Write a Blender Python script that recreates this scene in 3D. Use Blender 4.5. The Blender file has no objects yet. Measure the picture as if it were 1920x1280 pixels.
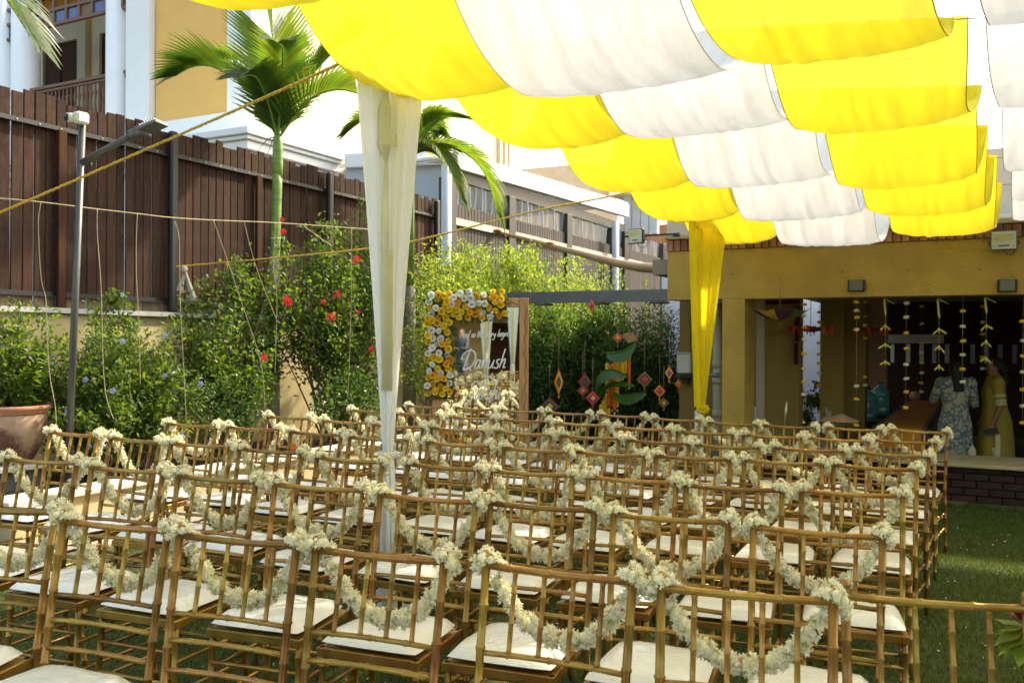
import bpy, bmesh, math, random
import numpy as np
from mathutils import Vector, Matrix
R_ = math.radians
sc = bpy.context.scene
COL = sc.collection

# ------------------------------------------------------------------ camera
F = 1700.0; YAW = R_(27.55); ROLL = 0.005; H = 1.455
sn, cs = math.sin(YAW), math.cos(YAW)
cam = bpy.data.cameras.new('camera'); camo = bpy.data.objects.new('camera', cam); COL.objects.link(camo)
cam.sensor_width = 36.0; cam.lens = 36.0 * F / 1920.0; cam.clip_end = 600; cam.clip_start = 0.05
camo.location = (0, 0, H)
camo.rotation_euler = (Matrix.Rotation(YAW, 3, 'Z') @ Matrix.Rotation(R_(90), 3, 'X') @ Matrix.Rotation(ROLL, 3, 'Z')).to_euler()
cam.dof.use_dof = True; cam.dof.focus_distance = 4.0; cam.dof.aperture_fstop = 7.1
sc.camera = camo

# ------------------------------------------------------------------ light
w = bpy.data.worlds.new('World'); sc.world = w; w.use_nodes = True
nt = w.node_tree; bg = nt.nodes['Background']
sky = nt.nodes.new('ShaderNodeTexSky'); sky.sky_type = 'NISHITA'; sky.sun_disc = False
SUN_EL, SUN_AZ = R_(42), R_(28)      # azimuth clockwise from +Y towards +X
sky.sun_elevation = SUN_EL; sky.sun_rotation = SUN_AZ; sky.dust_density = 3.0; sky.air_density = 1.3; sky.ozone_density = 1.0
wb = nt.nodes.new('ShaderNodeMix'); wb.data_type = 'RGBA'; wb.blend_type = 'MULTIPLY'; wb.inputs['Factor'].default_value = 1; wb.inputs['B'].default_value = (1.0, .93, .80, 1)   # hazy, slightly warm sky
nt.links.new(sky.outputs[0], wb.inputs['A']); nt.links.new(wb.outputs['Result'], bg.inputs[0]); bg.inputs[1].default_value = 0.15
sl = bpy.data.lights.new('sun', 'SUN'); so = bpy.data.objects.new('sun', sl); COL.objects.link(so)
sl.energy = 2.5; sl.angle = R_(2.5); sl.color = (1.0, 0.89, 0.70)
sd = Vector((math.sin(SUN_AZ) * math.cos(SUN_EL), math.cos(SUN_AZ) * math.cos(SUN_EL), math.sin(SUN_EL)))
so.rotation_euler = sd.to_track_quat('Z', 'Y').to_euler()
sc.view_settings.view_transform = 'Standard'; sc.view_settings.look = 'None'
sc.view_settings.exposure = 1.8; sc.view_settings.gamma = 1.0
sc.render.engine = 'CYCLES'
sc.cycles.max_bounces = 10; sc.cycles.transmission_bounces = 8; sc.cycles.transparent_max_bounces = 12

# ------------------------------------------------------------------ maths helpers (measured in the photograph, turned into places)
def P(u, v, d):
    t = (u - 960) / F; e = (v - 640 - ROLL * (u - 960)) / F
    return Vector((-sn * d + cs * t * d, cs * d + sn * t * d, H - e * d))
def pX(u, v, X): t = (u - 960) / F; return P(u, v, X / (-sn + cs * t))
def pY(u, v, Y): t = (u - 960) / F; return P(u, v, Y / (cs + sn * t))
def zg(x, y): return -0.01468 * x - 0.01296 * y

# ------------------------------------------------------------------ mesh builder
class MB:
    def __init__(s): s.v = []; s.f = []; s.m = []; s.n = 0; s.sm = []
    def add(s, vs, fs, mi=0, smooth=False):
        vs = np.asarray(vs, float).reshape(-1, 3)
        s.v.append(vs); n = s.n
        s.f += [tuple(int(i) + n for i in f) for f in fs]
        s.m += [mi] * len(fs); s.sm += [smooth] * len(fs); s.n += len(vs); return s
    def box(s, a, b, mi=0, M=None, bev=0.0):
        x0, y0, z0 = a; x1, y1, z1 = b
        if bev <= 0:
            vs = [(x0,y0,z0),(x1,y0,z0),(x1,y1,z0),(x0,y1,z0),(x0,y0,z1),(x1,y0,z1),(x1,y1,z1),(x0,y1,z1)]
            fs = [(0,3,2,1),(4,5,6,7),(0,1,5,4),(1,2,6,5),(2,3,7,6),(3,0,4,7)]
        else:
            bm = bmesh.new()
            for X, sx in ((x0, 1), (x1, -1)):
                for Y, sy in ((y0, 1), (y1, -1)):
                    for Z, sz in ((z0, 1), (z1, -1)):
                        bm.verts.new((X + sx*bev, Y + sy*bev, Z)); bm.verts.new((X + sx*bev, Y, Z + sz*bev)); bm.verts.new((X, Y + sy*bev, Z + sz*bev))
            bmesh.ops.convex_hull(bm, input=bm.verts); bm.verts.index_update()
            vs = [tuple(q.co) for q in bm.verts]; fs = [[q.index for q in f.verts] for f in bm.faces]; bm.free()
        if M is not None: vs = [tuple(M @ Vector(q)) for q in vs]
        return s.add(vs, fs, mi)
    def tube(s, pts, r, n=8, mi=0, cap=True, smooth=True, flat=1.0):
        pts = [Vector(p) for p in pts]; k = len(pts)
        rs = list(r) if hasattr(r, '__len__') else [r] * k
        vs = []; up = None
        for i, p in enumerate(pts):
            t = (pts[min(i+1, k-1)] - pts[max(i-1, 0)])
            t = t.normalized() if t.length > 1e-9 else Vector((0, 0, 1))
            if up is None: up = Vector((0, 0, 1)) if abs(t.z) < .9 else Vector((1, 0, 0))
            x = t.cross(up)
            if x.length < 1e-6: x = t.orthogonal()
            x.normalize(); y = x.cross(t).normalized(); up = y
            for j in range(n):
                a = 2*math.pi*j/n; vs.append(p + x*math.cos(a)*rs[i] + y*math.sin(a)*rs[i]*flat)
        fs = [(i*n+j, i*n+(j+1) % n, (i+1)*n+(j+1) % n, (i+1)*n+j) for i in range(k-1) for j in range(n)]
        if cap: fs += [tuple(range(n-1, -1, -1)), tuple((k-1)*n+j for j in range(n))]
        return s.add([tuple(q) for q in vs], fs, mi, smooth)
    def lathe(s, prof, c=(0,0,0), n=16, mi=0, smooth=True, fx=None):
        vs = []
        for r, z in prof:
            for j in range(n):
                a = 2*math.pi*j/n; q = (c[0]+r*math.cos(a), c[1]+r*math.sin(a), c[2]+z)
                vs.append(fx(q, a) if fx else q)
        k = len(prof)
        fs = [(i*n+j, i*n+(j+1) % n, (i+1)*n+(j+1) % n, (i+1)*n+j) for i in range(k-1) for j in range(n)]
        if prof[0][0] > 1e-5: fs.append(tuple(range(n-1, -1, -1)))
        if prof[-1][0] > 1e-5: fs.append(tuple((k-1)*n+j for j in range(n)))
        return s.add(vs, fs, mi, smooth)
    def grid(s, fn, nu, nv, mi=0, smooth=True):
        vs = [fn(i/nu, j/nv) for j in range(nv+1) for i in range(nu+1)]
        fs = [(j*(nu+1)+i, j*(nu+1)+i+1, (j+1)*(nu+1)+i+1, (j+1)*(nu+1)+i) for j in range(nv) for i in range(nu)]
        return s.add(vs, fs, mi, smooth)
    def ell(s, c, r, mi=0, n=10, M=None):
        vs = []
        m = n//2 + 1
        for i in range(m+1):
            ph = math.pi*i/m
            for j in range(n):
                a = 2*math.pi*j/n; q = Vector((r[0]*math.sin(ph)*math.cos(a), r[1]*math.sin(ph)*math.sin(a), r[2]*math.cos(ph)))
                if M is not None: q = M @ q
                vs.append((q.x+c[0], q.y+c[1], q.z+c[2]))
        fs = [(i*n+j, (i+1)*n+j, (i+1)*n+(j+1) % n, i*n+(j+1) % n) for i in range(m) for j in range(n)]
        return s.add(vs, fs, mi, True)
    def mesh(s, name, mats):
        me = bpy.data.meshes.new(name)
        V = np.concatenate(s.v) if s.v else np.zeros((0, 3))
        me.from_pydata(V.tolist(), [], s.f)
        for m in (mats if isinstance(mats, (list, tuple)) else [mats]): me.materials.append(m)
        me.polygons.foreach_set('material_index', s.m); me.polygons.foreach_set('use_smooth', s.sm)
        me.update(); return me
    def build(s, name, mats, parent=None, local=False, **kw):
        return link(name, s.mesh(name, mats), parent, local, **kw)

def link(name, me, parent=None, local=False, label=None, cat=None, group=None, kind=None, loc=None, rz=None):
    o = bpy.data.objects.new(name, me); COL.objects.link(o)
    if parent is not None:
        o.parent = parent
        if not local:                     # geometry was written in world coordinates
            r = parent
            while r.parent: r = r.parent
            o.location = (-Vector(r.location)) if parent is r else (0, 0, 0)
    if loc is not None: o.location = loc
    if rz is not None: o.rotation_euler = (0, 0, rz)
    if label: o['label'] = label
    if cat: o['category'] = cat
    if group: o['group'] = group
    if kind: o['kind'] = kind
    return o
def thing(name, label, cat, loc=(0, 0, 0), rz=0.0, group=None):
    return link(name, None, label=label, cat=cat, group=group, loc=loc, rz=rz)
def struct(name, mb, m): return mb.build(name, m, kind='structure')

# ------------------------------------------------------------------ materials
def new(name):
    m = bpy.data.materials.new(name); m.use_nodes = True; return m, m.node_tree, m.node_tree.nodes['Principled BSDF']
def mat(name, col, rough=.6, var=.15, scale=6, bump=0.0, bscale=None, metal=0.0, island=0.0, objvar=0.0, col2=None, spec=.5, stretch=(1,1,1), detail=6, coat=0.0, dirt=0.0, dirtcol=(.1,.08,.05), dscale=1.5):
    m, t, b = new(name); N, L = t.nodes, t.links
    tc = N.new('ShaderNodeTexCoord'); mp = N.new('ShaderNodeMapping'); mp.inputs['Scale'].default_value = stretch
    L.new(tc.outputs['Object'], mp.inputs[0])
    nz = N.new('ShaderNodeTexNoise'); nz.inputs['Scale'].default_value = scale; nz.inputs['Detail'].default_value = detail; nz.inputs['Roughness'].default_value = .6
    L.new(mp.outputs[0], nz.inputs['Vector'])
    rp = N.new('ShaderNodeValToRGB'); c = Vector(col[:3])
    lo = c * (1 - var); hi = Vector(col2) if col2 else c * (1 + var)
    rp.color_ramp.elements[0].color = (*lo, 1); rp.color_ramp.elements[1].color = (*[min(1, q) for q in hi], 1)
    rp.color_ramp.elements[0].position = .32; rp.color_ramp.elements[1].position = .68
    L.new(nz.outputs[0], rp.inputs[0]); out = rp.outputs[0]
    if island or objvar:
        hs = N.new('ShaderNodeHueSaturation')
        if island: src = N.new('ShaderNodeNewGeometry').outputs['Random Per Island']; k = island
        else: src = N.new('ShaderNodeObjectInfo').outputs['Random']; k = objvar
        mr = N.new('ShaderNodeMapRange'); mr.inputs['To Min'].default_value = 1-k; mr.inputs['To Max'].default_value = 1+k
        L.new(src, mr.inputs[0]); L.new(mr.outputs[0], hs.inputs['Value'])
        mr2 = N.new('ShaderNodeMapRange'); mr2.inputs['To Min'].default_value = .5-k*.05; mr2.inputs['To Max'].default_value = .5+k*.05
        ml = N.new('ShaderNodeMath'); ml.operation = 'MULTIPLY'; ml.inputs[1].default_value = 7.31
        fr = N.new('ShaderNodeMath'); fr.operation = 'FRACT'
        L.new(src, ml.inputs[0]); L.new(ml.outputs[0], fr.inputs[0]); L.new(fr.outputs[0], mr2.inputs[0]); L.new(mr2.outputs[0], hs.inputs['Hue'])
        L.new(out, hs.inputs['Color']); out = hs.outputs[0]
    if dirt:
        n2 = N.new('ShaderNodeTexNoise'); n2.inputs['Scale'].default_value = dscale; n2.inputs['Detail'].default_value = 8; n2.inputs['Roughness'].default_value = .7
        L.new(tc.outputs['Object'], n2.inputs['Vector'])
        r2 = N.new('ShaderNodeValToRGB'); r2.color_ramp.elements[0].position = .45; r2.color_ramp.elements[1].position = .75
        r2.color_ramp.elements[1].color = (dirt, dirt, dirt, 1)
        mx = N.new('ShaderNodeMix'); mx.data_type = 'RGBA'; L.new(n2.outputs[0], r2.inputs[0]); L.new(r2.outputs[0], mx.inputs['Factor'])
        L.new(out, mx.inputs['A']); mx.inputs['B'].default_value = (*dirtcol, 1); out = mx.outputs['Result']
    L.new(out, b.inputs['Base Color'])
    b.inputs['Roughness'].default_value = rough; b.inputs['Metallic'].default_value = metal
    b.inputs['Specular IOR Level'].default_value = spec; b.inputs['Coat Weight'].default_value = coat
    if bump:
        n3 = N.new('ShaderNodeTexNoise'); n3.inputs['Scale'].default_value = bscale or scale*4; n3.inputs['Detail'].default_value = 5
        L.new(mp.outputs[0], n3.inputs['Vector'])
        bp = N.new('ShaderNodeBump'); bp.inputs['Strength'].default_value = bump; bp.inputs['Distance'].default_value = .01
        L.new(n3.outputs[0], bp.inputs['Height']); L.new(bp.outputs[0], b.inputs['Normal'])
    return m
def leafmat(name, col, tcol, rough=.45, k=.35, tr=.45, hue=.04):
    m, t, b = new(name); N, L = t.nodes, t.links
    g = N.new('ShaderNodeNewGeometry'); mr = N.new('ShaderNodeMapRange'); mr.inputs['To Min'].default_value = 1-k; mr.inputs['To Max'].default_value = 1+k
    ml = N.new('ShaderNodeMath'); ml.operation = 'MULTIPLY'; ml.inputs[1].default_value = 13.7
    fr = N.new('ShaderNodeMath'); fr.operation = 'FRACT'; L.new(g.outputs['Random Per Island'], ml.inputs[0]); L.new(ml.outputs[0], fr.inputs[0])
    m2 = N.new('ShaderNodeMapRange'); m2.inputs['To Min'].default_value = .5-hue; m2.inputs['To Max'].default_value = .5+hue*.6; L.new(fr.outputs[0], m2.inputs[0])
    L.new(g.outputs['Random Per Island'], mr.inputs[0])
    outs = []
    for c in (col, tcol):
        hs = N.new('ShaderNodeHueSaturation'); hs.inputs['Color'].default_value = (*c, 1)
        L.new(mr.outputs[0], hs.inputs['Value']); L.new(m2.outputs[0], hs.inputs['Hue']); outs.append(hs.outputs[0])
    L.new(outs[0], b.inputs['Base Color']); b.inputs['Roughness'].default_value = rough
    tl = N.new('ShaderNodeBsdfTranslucent'); L.new(outs[1], tl.inputs[0])
    mx = N.new('ShaderNodeMixShader'); mx.inputs[0].default_value = tr
    L.new(b.outputs[0], mx.inputs[1]); L.new(tl.outputs[0], mx.inputs[2]); L.new(mx.outputs[0], N['Material Output'].inputs[0])
    return m
def cloth(name, col, tcol, tr=.6, alpha=.0, rough=.8, bump=.15, scale=30, stretch=(1, 1, 1)):
    m, t, b = new(name); N, L = t.nodes, t.links
    tc = N.new('ShaderNodeTexCoord'); mp = N.new('ShaderNodeMapping'); mp.inputs['Scale'].default_value = stretch; L.new(tc.outputs['Object'], mp.inputs[0])
    nz = N.new('ShaderNodeTexNoise'); nz.inputs['Scale'].default_value = scale; nz.inputs['Detail'].default_value = 4; L.new(mp.outputs[0], nz.inputs['Vector'])
    bp = N.new('ShaderNodeBump'); bp.inputs['Strength'].default_value = bump; bp.inputs['Distance'].default_value = .01; L.new(nz.outputs[0], bp.inputs['Height'])
    b.inputs['Base Color'].default_value = (*col, 1); b.inputs['Roughness'].default_value = rough; b.inputs['Specular IOR Level'].default_value = .15
    L.new(bp.outputs[0], b.inputs['Normal'])
    tl = N.new('ShaderNodeBsdfTranslucent'); tl.inputs[0].default_value = (*tcol, 1); L.new(bp.outputs[0], tl.inputs['Normal'])
    mx = N.new('ShaderNodeMixShader'); n5 = N.new('ShaderNodeTexNoise'); n5.inputs['Scale'].default_value = 2.2; n5.inputs['Detail'].default_value = 7; n5.inputs['Roughness'].default_value = .65; L.new(mp.outputs[0], n5.inputs['Vector'])
    m5 = N.new('ShaderNodeMapRange'); m5.inputs['From Min'].default_value = .3; m5.inputs['From Max'].default_value = .7; m5.inputs['To Min'].default_value = tr-.09; m5.inputs['To Max'].default_value = tr+.09
    L.new(n5.outputs[0], m5.inputs[0]); L.new(m5.outputs[0], mx.inputs[0]); L.new(b.outputs[0], mx.inputs[1]); L.new(tl.outputs[0], mx.inputs[2]); o = mx.outputs[0]
    if alpha:
        tp = N.new('ShaderNodeBsdfTransparent'); tp.inputs[0].default_value = (*[.5+.5*q for q in tcol], 1); m3 = N.new('ShaderNodeMixShader'); m3.inputs[0].default_value = alpha
        L.new(o, m3.inputs[1]); L.new(tp.outputs[0], m3.inputs[2]); o = m3.outputs[0]
    L.new(o, N['Material Output'].inputs[0]); return m

G = {}
G['gold'] = mat('gold_resin', (.36, .165, .032), .32, .30, 7, .10, 60, metal=.50, objvar=.28, col2=(.43, .28, .06), dirt=.30, dirtcol=(.07, .03, .012), dscale=9, stretch=(1, 1, .5))
G['golddark'] = mat('gold_resin_dark', (.15, .075, .02), .38, .25, 6, metal=.3, objvar=.25)
def cushmat():
    m = mat('plastic_wrapped_cushion', (.84, .83, .78), .36, .03, 5, 0, coat=.5)
    t = m.node_tree; N, L = t.nodes, t.links; b = N['Principled BSDF']
    v = N.new('ShaderNodeTexVoronoi'); v.inputs['Scale'].default_value = 9; v.feature = 'SMOOTH_F1'
    nz = N.new('ShaderNodeTexNoise'); nz.inputs['Scale'].default_value = 6; nz.inputs['Distortion'].default_value = 2.0; nz.inputs['Detail'].default_value = 3
    bp = N.new('ShaderNodeBump'); bp.inputs['Strength'].default_value = .35; bp.inputs['Distance'].default_value = .015
    L.new(nz.outputs[0], bp.inputs['Height']); L.new(bp.outputs[0], b.inputs['Normal']); L.new(bp.outputs[0], b.inputs['Coat Normal'])
    return m
G['cush'] = cushmat()
G['petal'] = leafmat('cream_petal', (.93, .89, .70), (.90, .85, .56), .6, .05, .18, .005)
G['petalgreen'] = leafmat('bud_green', (.50, .54, .22), (.4, .5, .12), .6, .2, .3)
G['petalred'] = leafmat('red_petal', (.62, .09, .05), (.6, .08, .03), .5, .3, .3, .01)
G['grass'] = leafmat('grass_blade', (.075, .110, .011), (.15, .20, .015), .55, .5, .35, .03)
G['lawn'] = mat('lawn_soil', (.05, .075, .014), .95, .35, 9, .8, 90, col2=(.06, .09, .02))
G['leafdark'] = leafmat('dark_leaf', (.05, .10, .018), (.12, .24, .02), .35, .45, .35, .03)
G['leafmid'] = leafmat('mid_leaf', (.050, .100, .015), (.22, .34, .022), .5, .45, .40, .03)
G['leaflight'] = leafmat('light_leaf', (.14, .23, .03), (.38, .50, .05), .42, .35, .5, .03)
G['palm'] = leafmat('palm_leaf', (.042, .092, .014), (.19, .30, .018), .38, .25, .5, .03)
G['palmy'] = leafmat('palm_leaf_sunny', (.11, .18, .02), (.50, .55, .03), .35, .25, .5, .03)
G['bark'] = mat('bark', (.16, .12, .08), .9, .3, 12, .5, 40)
G['palmstem'] = mat('palm_stem', (.12, .22, .03), .45, .25, 4, .2, 30, stretch=(1, 1, 5), col2=(.22, .32, .05))
G['greytrunk'] = mat('grey_trunk', (.20, .18, .14), .85, .25, 6, .5, 30, stretch=(1, 1, 4))
G['board'] = mat('stained_board', (.042, .0195, .0125), .75, .4, 5, .35, 60, objvar=.35, stretch=(9, 9, .6), col2=(.060, .031, .020), dirt=.5, dirtcol=(.095, .068, .048), dscale=5, spec=.12)
G['board2'] = mat('weathered_board', (.20, .14, .08), .75, .35, 5, .35, 60, objvar=.3, stretch=(9, 9, .6), dirt=.4, dscale=7)
G['steel'] = mat('dark_steel', (.012, .012, .013), .5, .3, 8, .1, dirt=.12, dirtcol=(.06, .05, .04), dscale=6)
G['greymetal'] = mat('grey_painted_steel', (.10, .105, .115), .4, .15, 5, metal=.2)
G['polegrey'] = mat('grey_pole', (.085, .085, .082), .42, .15, 5, metal=.35)
G['wallgarden'] = mat('garden_wall_plaster', (.52, .43, .22), .9, .12, 2.5, .25, 70, dirt=.45, dirtcol=(.20, .17, .09), dscale=2.2)
G['coping'] = mat('stone_coping', (.42, .43, .41), .8, .2, 6, .3, 40, dirt=.5, dirtcol=(.16, .16, .14))
G['kerb'] = mat('kerb_stone', (.58, .57, .50), .7, .12, 5, .2, 40, dirt=.4, dirtcol=(.25, .23, .17), dscale=4)
G['kerbwall'] = mat('kerb_wall', (.50, .42, .22), .85, .15, 3, .2, 60, dirt=.4, dirtcol=(.2, .16, .09), dscale=3)
G['darkstone'] = mat('dark_stone', (.10, .10, .10), .8, .4, 5, .5, 20)
G['paving'] = mat('paving', (.30, .28, .22), .85, .2, 4, .3, 40, objvar=.15, dirt=.3)
G['slate'] = mat('slate_slab', (.085, .082, .07), .7, .25, 4, .3, 30, objvar=.2, dirt=.3, dirtcol=(.14, .13, .09))
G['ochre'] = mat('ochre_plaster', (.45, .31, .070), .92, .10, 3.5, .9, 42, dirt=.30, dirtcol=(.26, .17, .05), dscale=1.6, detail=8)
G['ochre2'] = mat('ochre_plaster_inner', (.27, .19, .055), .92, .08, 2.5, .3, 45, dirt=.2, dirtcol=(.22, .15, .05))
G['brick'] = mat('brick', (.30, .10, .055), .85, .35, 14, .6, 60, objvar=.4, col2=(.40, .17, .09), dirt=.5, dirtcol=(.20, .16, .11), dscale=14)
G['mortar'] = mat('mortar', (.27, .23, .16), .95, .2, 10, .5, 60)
G['brickdark'] = mat('brick_dark', (.028, .009, .006), .8, .3, 12, .4, 50, objvar=.3)  # the plinth's shade is darkened into this brick colour
G['stonetop'] = mat('plinth_stone', (.40, .34, .20), .75, .15, 4, .2, 40, dirt=.35, dirtcol=(.2, .16, .09), dscale=3)
G['white'] = mat('white_paint', (.80, .80, .80), .6, .04, 3, .05)
G['whiteblue'] = mat('white_house_paint', (.88, .89, .90), .6, .03, 3)
G['cream'] = mat('cream_paint', (.80, .72, .50), .7, .04, 2)
G['yellowwall'] = mat('yellow_house_paint', (.84, .50, .14), .75, .04, 2, .05)
G['amber'] = mat('amber_wall', (.55, .26, .03), .7, .06, 2)
G['darkwood'] = mat('dark_wood', (.05, .022, .012), .8, .3, 4, spec=.15,  stretch=(8, 8, .7))
G['wood'] = mat('brown_wood', (.17, .085, .045), .55, .25, 6, .1, objvar=.15, stretch=(6, 6, 1))
G['bluepane'] = mat('blue_pane', (.06, .08, .25), .15, .1, 3)
G['putty'] = mat('door_surround', (.45, .42, .32), .7, .06, 2)
G['teak'] = mat('teak_frame', (.42, .21, .08), .5, .25, 5, .25, 50, stretch=(6, 6, .8), col2=(.55, .30, .12))
G['terra'] = mat('terracotta_rim', (.36, .14, .07), .8, .2, 8, .3, 40, dirt=.4, dirtcol=(.45, .36, .28), dscale=6)
G['potbody'] = mat('limewashed_pot', (.42, .29, .20), .85, .15, 5, .35, 35, dirt=1.0, dirtcol=(.13, .05, .04), dscale=2.3)
G['soil'] = mat('soil', (.05, .035, .02), .95, .4, 10, .6)
G['yellowcloth'] = cloth('yellow_cloth', (.90, .73, .025), (.46, .385, .014), .55, .03, bump=.12, scale=10, stretch=(5, 1, 1))
G['whitecloth'] = cloth('white_cloth', (.93, .94, .95), (.43, .435, .44), .43, .03, bump=.15, scale=12, stretch=(5, 1, 1))
G['sheer'] = cloth('white_sheer', (.93, .95, .98), (.93, .96, 1.0), .45, .03, bump=.2, scale=10, stretch=(6, 6, .3))
G['satin'] = cloth('yellow_satin', (.97, .80, .03), (.97, .80, .02), .5, .03, bump=.2, scale=10, stretch=(6, 6, .3))
G['olivewrap'] = mat('khaki_wrap', (.62, .60, .40), .8, .1, 6, .3, 20)
G['rope'] = mat('yellow_rope', (.62, .40, .04), .7, .3, 60, .6, 200)
G['twine'] = mat('twine', (.42, .34, .20), .85, .25, 30, .3)
G['wire'] = mat('dark_wire', (.05, .05, .05), .6, .2, 5)
G['tan'] = mat('tan_pipe', (.36, .22, .12), .5, .12, 3, .1, stretch=(1, 1, 1))
G['lampglass'] = mat('lamp_glass', (.60, .62, .52), .2, .06, 4)
G['lampled'] = mat('lamp_led_board', (.55, .50, .22), .4, .1, 20)
G['black'] = mat('black_plastic', (.012, .012, .013), .45, .2, 5)
G['greybox'] = mat('grey_fixture', (.13, .14, .12), .5, .1, 5)
G['ivory'] = mat('ivory_plastic', (.62, .61, .52), .45, .05, 4)
G['roseY'] = leafmat('rose_yellow', (.95, .74, .06), (.95, .70, .04), .6, .12, .2, .01)
G['roseO'] = leafmat('rose_amber', (.95, .58, .05), (.95, .55, .04), .6, .12, .2, .01)
G['roseW'] = leafmat('rose_white', (.96, .94, .88), (.7, .7, .7), .6, .06, .2, .005)
G['tile'] = mat('roof_tile', (.32, .17, .10), .85, .25, 8, .3, 30, objvar=.2)
G['eave'] = mat('eave_paint', (.55, .46, .36), .7, .1, 4)
G['greywall'] = mat('grey_sheet', (.42, .46, .50), .5, .08, 3)
G['pinkwall'] = mat('pink_wall', (.45, .28, .18), .8, .06, 3)
G['ceiling'] = mat('ceiling_plaster', (.30, .27, .20), .9, .06, 3)
G['outerwhite'] = mat('outer_white_wall', (.70, .72, .80), .7, .04, 3)
G['skin'] = mat('skin', (.24, .11, .06), .5, .06, 6)
G['hair'] = mat('black_hair', (.006, .005, .004), .7, .3, 30, .4, 90, stretch=(1, 1, .15))
G['phone'] = G['black']
G['orange'] = mat('orange_cloth', (.50, .20, .02), .8, .12, 5, .2)
G['greycloth'] = mat('grey_blue_cloth', (.10, .11, .14), .8, .1, 5, .2)
G['coverwhite'] = mat('chair_cover', (.62, .60, .66), .7, .05, 5, .2)
G['jug'] = mat('blue_jug', (.10, .32, .38), .2, .12, 5, coat=.4)
G['marO'] = mat('marigold_orange', (.75, .20, .01), .8, .3, 60, .8, 90)
G['marY'] = mat('marigold_yellow', (.85, .52, .02), .8, .3, 60, .8, 90)
G['floretW'] = mat('white_blossom', (.72, .70, .52), .7, .15, 60, .6, 90)
G['palmstrip'] = mat('young_palm_strip', (.50, .50, .06), .6, .15, 8)
G['ledge'] = mat('ledge_white', (.74, .73, .72), .6, .05, 4)
G['petalcore'] = mat('garland_core', (.88, .84, .58), .8, .1, 60, .3, 120)
G['boardgrey'] = mat('grey_weathered_board', (.055, .045, .037), .8, .35, 5, .35, 60, objvar=.25, stretch=(9, 9, .6))
G['ochre3'] = mat('rear_plaster', (.50, .38, .17), .9, .1, 3)
_r = [n for n in G['potbody'].node_tree.nodes if n.type == 'VALTORGB'][1]; _r.color_ramp.elements[0].position = .44; _r.color_ramp.elements[1].position = .56
rng = np.random.default_rng(7); random.seed(7)
# ================================================================== GROUND
m = MB(); m.add([(-300,-300,-.45),(300,-300,-.45),(300,300,-.45),(-300,300,-.45)], [(0,1,2,3)]); struct('ground', m, G['soil'])
LX0, LX1, LY0, LY1 = -5.35, 9.0, -9.0, 9.86
m = MB(); m.grid(lambda a, b: (LX0+(LX1-LX0)*a, LY0+(LY1-LY0)*b, zg(LX0+(LX1-LX0)*a, LY0+(LY1-LY0)*b)), 20, 26, smooth=True); struct('lawn', m, G['lawn'])
def blades(n, x0, x1, y0, y1, h, wd):
    x = rng.uniform(x0, x1, n); y = rng.uniform(y0, y1, n); z = zg(x, y)
    a = rng.uniform(0, 2*np.pi, n); hh = h*rng.uniform(.5, 1.2, n); le = rng.uniform(.2, 1.1, n)*hh; b = rng.uniform(0, 2*np.pi, n)
    dx, dy = np.cos(a)*wd, np.sin(a)*wd
    V = np.stack([np.stack([x-dx, y-dy, z-.003], 1), np.stack([x+dx, y+dy, z-.003], 1), np.stack([x+np.cos(b)*le, y+np.sin(b)*le, z+hh], 1)], 1).reshape(-1, 3)
    return V
V = np.concatenate([blades(230000, -4.9, 1.6, 1.2, 9.8, .028, .0030), blades(70000, -.6, 3.2, 1.6, 9.8, .028, .0032), blades(9000, -5.4, -4.8, 1.5, 9.8, .03, .003), blades(12000, -5.4, 3.2, 9.72, 9.9, .05, .0035)])
me = bpy.data.meshes.new('grass'); k = len(V)//3
me.vertices.add(len(V)); me.vertices.foreach_set('co', V.ravel()); me.loops.add(len(V)); me.loops.foreach_set('vertex_index', np.arange(len(V)))
me.polygons.add(k); me.polygons.foreach_set('loop_start', np.arange(0, len(V), 3)); me.update(calc_edges=True); me.materials.append(G['grass'])
link('grass', me, kind='stuff', label='short green lawn grass under and beside the chairs', cat='grass')
m = MB()
for i in range(900):
    x, y = (rng.uniform(-4.6, 1.2), rng.uniform(1.4, 8.5)) if i % 3 else (rng.uniform(-3.2, -.5), rng.uniform(1.4, 3.2))
    z = zg(x, y)+.022+rng.uniform(0, .01); a = rng.uniform(0, 6.28); s = rng.uniform(.004, .010); t = rng.uniform(-.006, .006)
    red = 1 if rng.random() < .05 else 0; s *= 1+red*.7
    m.add([(x+s*math.cos(a), y+s*math.sin(a), z), (x+s*.5*math.cos(a+1.6), y+s*.5*math.sin(a+1.6), z+t), (x-s*math.cos(a), y-s*math.sin(a), z+.003), (x+s*.5*math.cos(a-1.6), y+s*.5*math.sin(a-1.6), z-t)], [(0,1,2,3)], red)
m.build('fallen_petals', [G['petal'], mat('wine_petal', (.20,.01,.03), .5)], kind='stuff', label='white and dark red petals scattered over the lawn', cat='petals')
# paving strip of slabs left of the lawn
pv = link('path', None, kind='structure')
y = -2.0; i = 0
while y < 9.6:
    L_ = .52+.12*random.random(); q = MB(); z = .03
    q.box((-5.93, y+.006, z-.1), (LX0-.012, y+L_-.006, zg(-5.6, y)+.022+random.uniform(-.003, .003)), bev=.006); q.build('slab', G['paving'], pv); y += L_; i += 1

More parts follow.
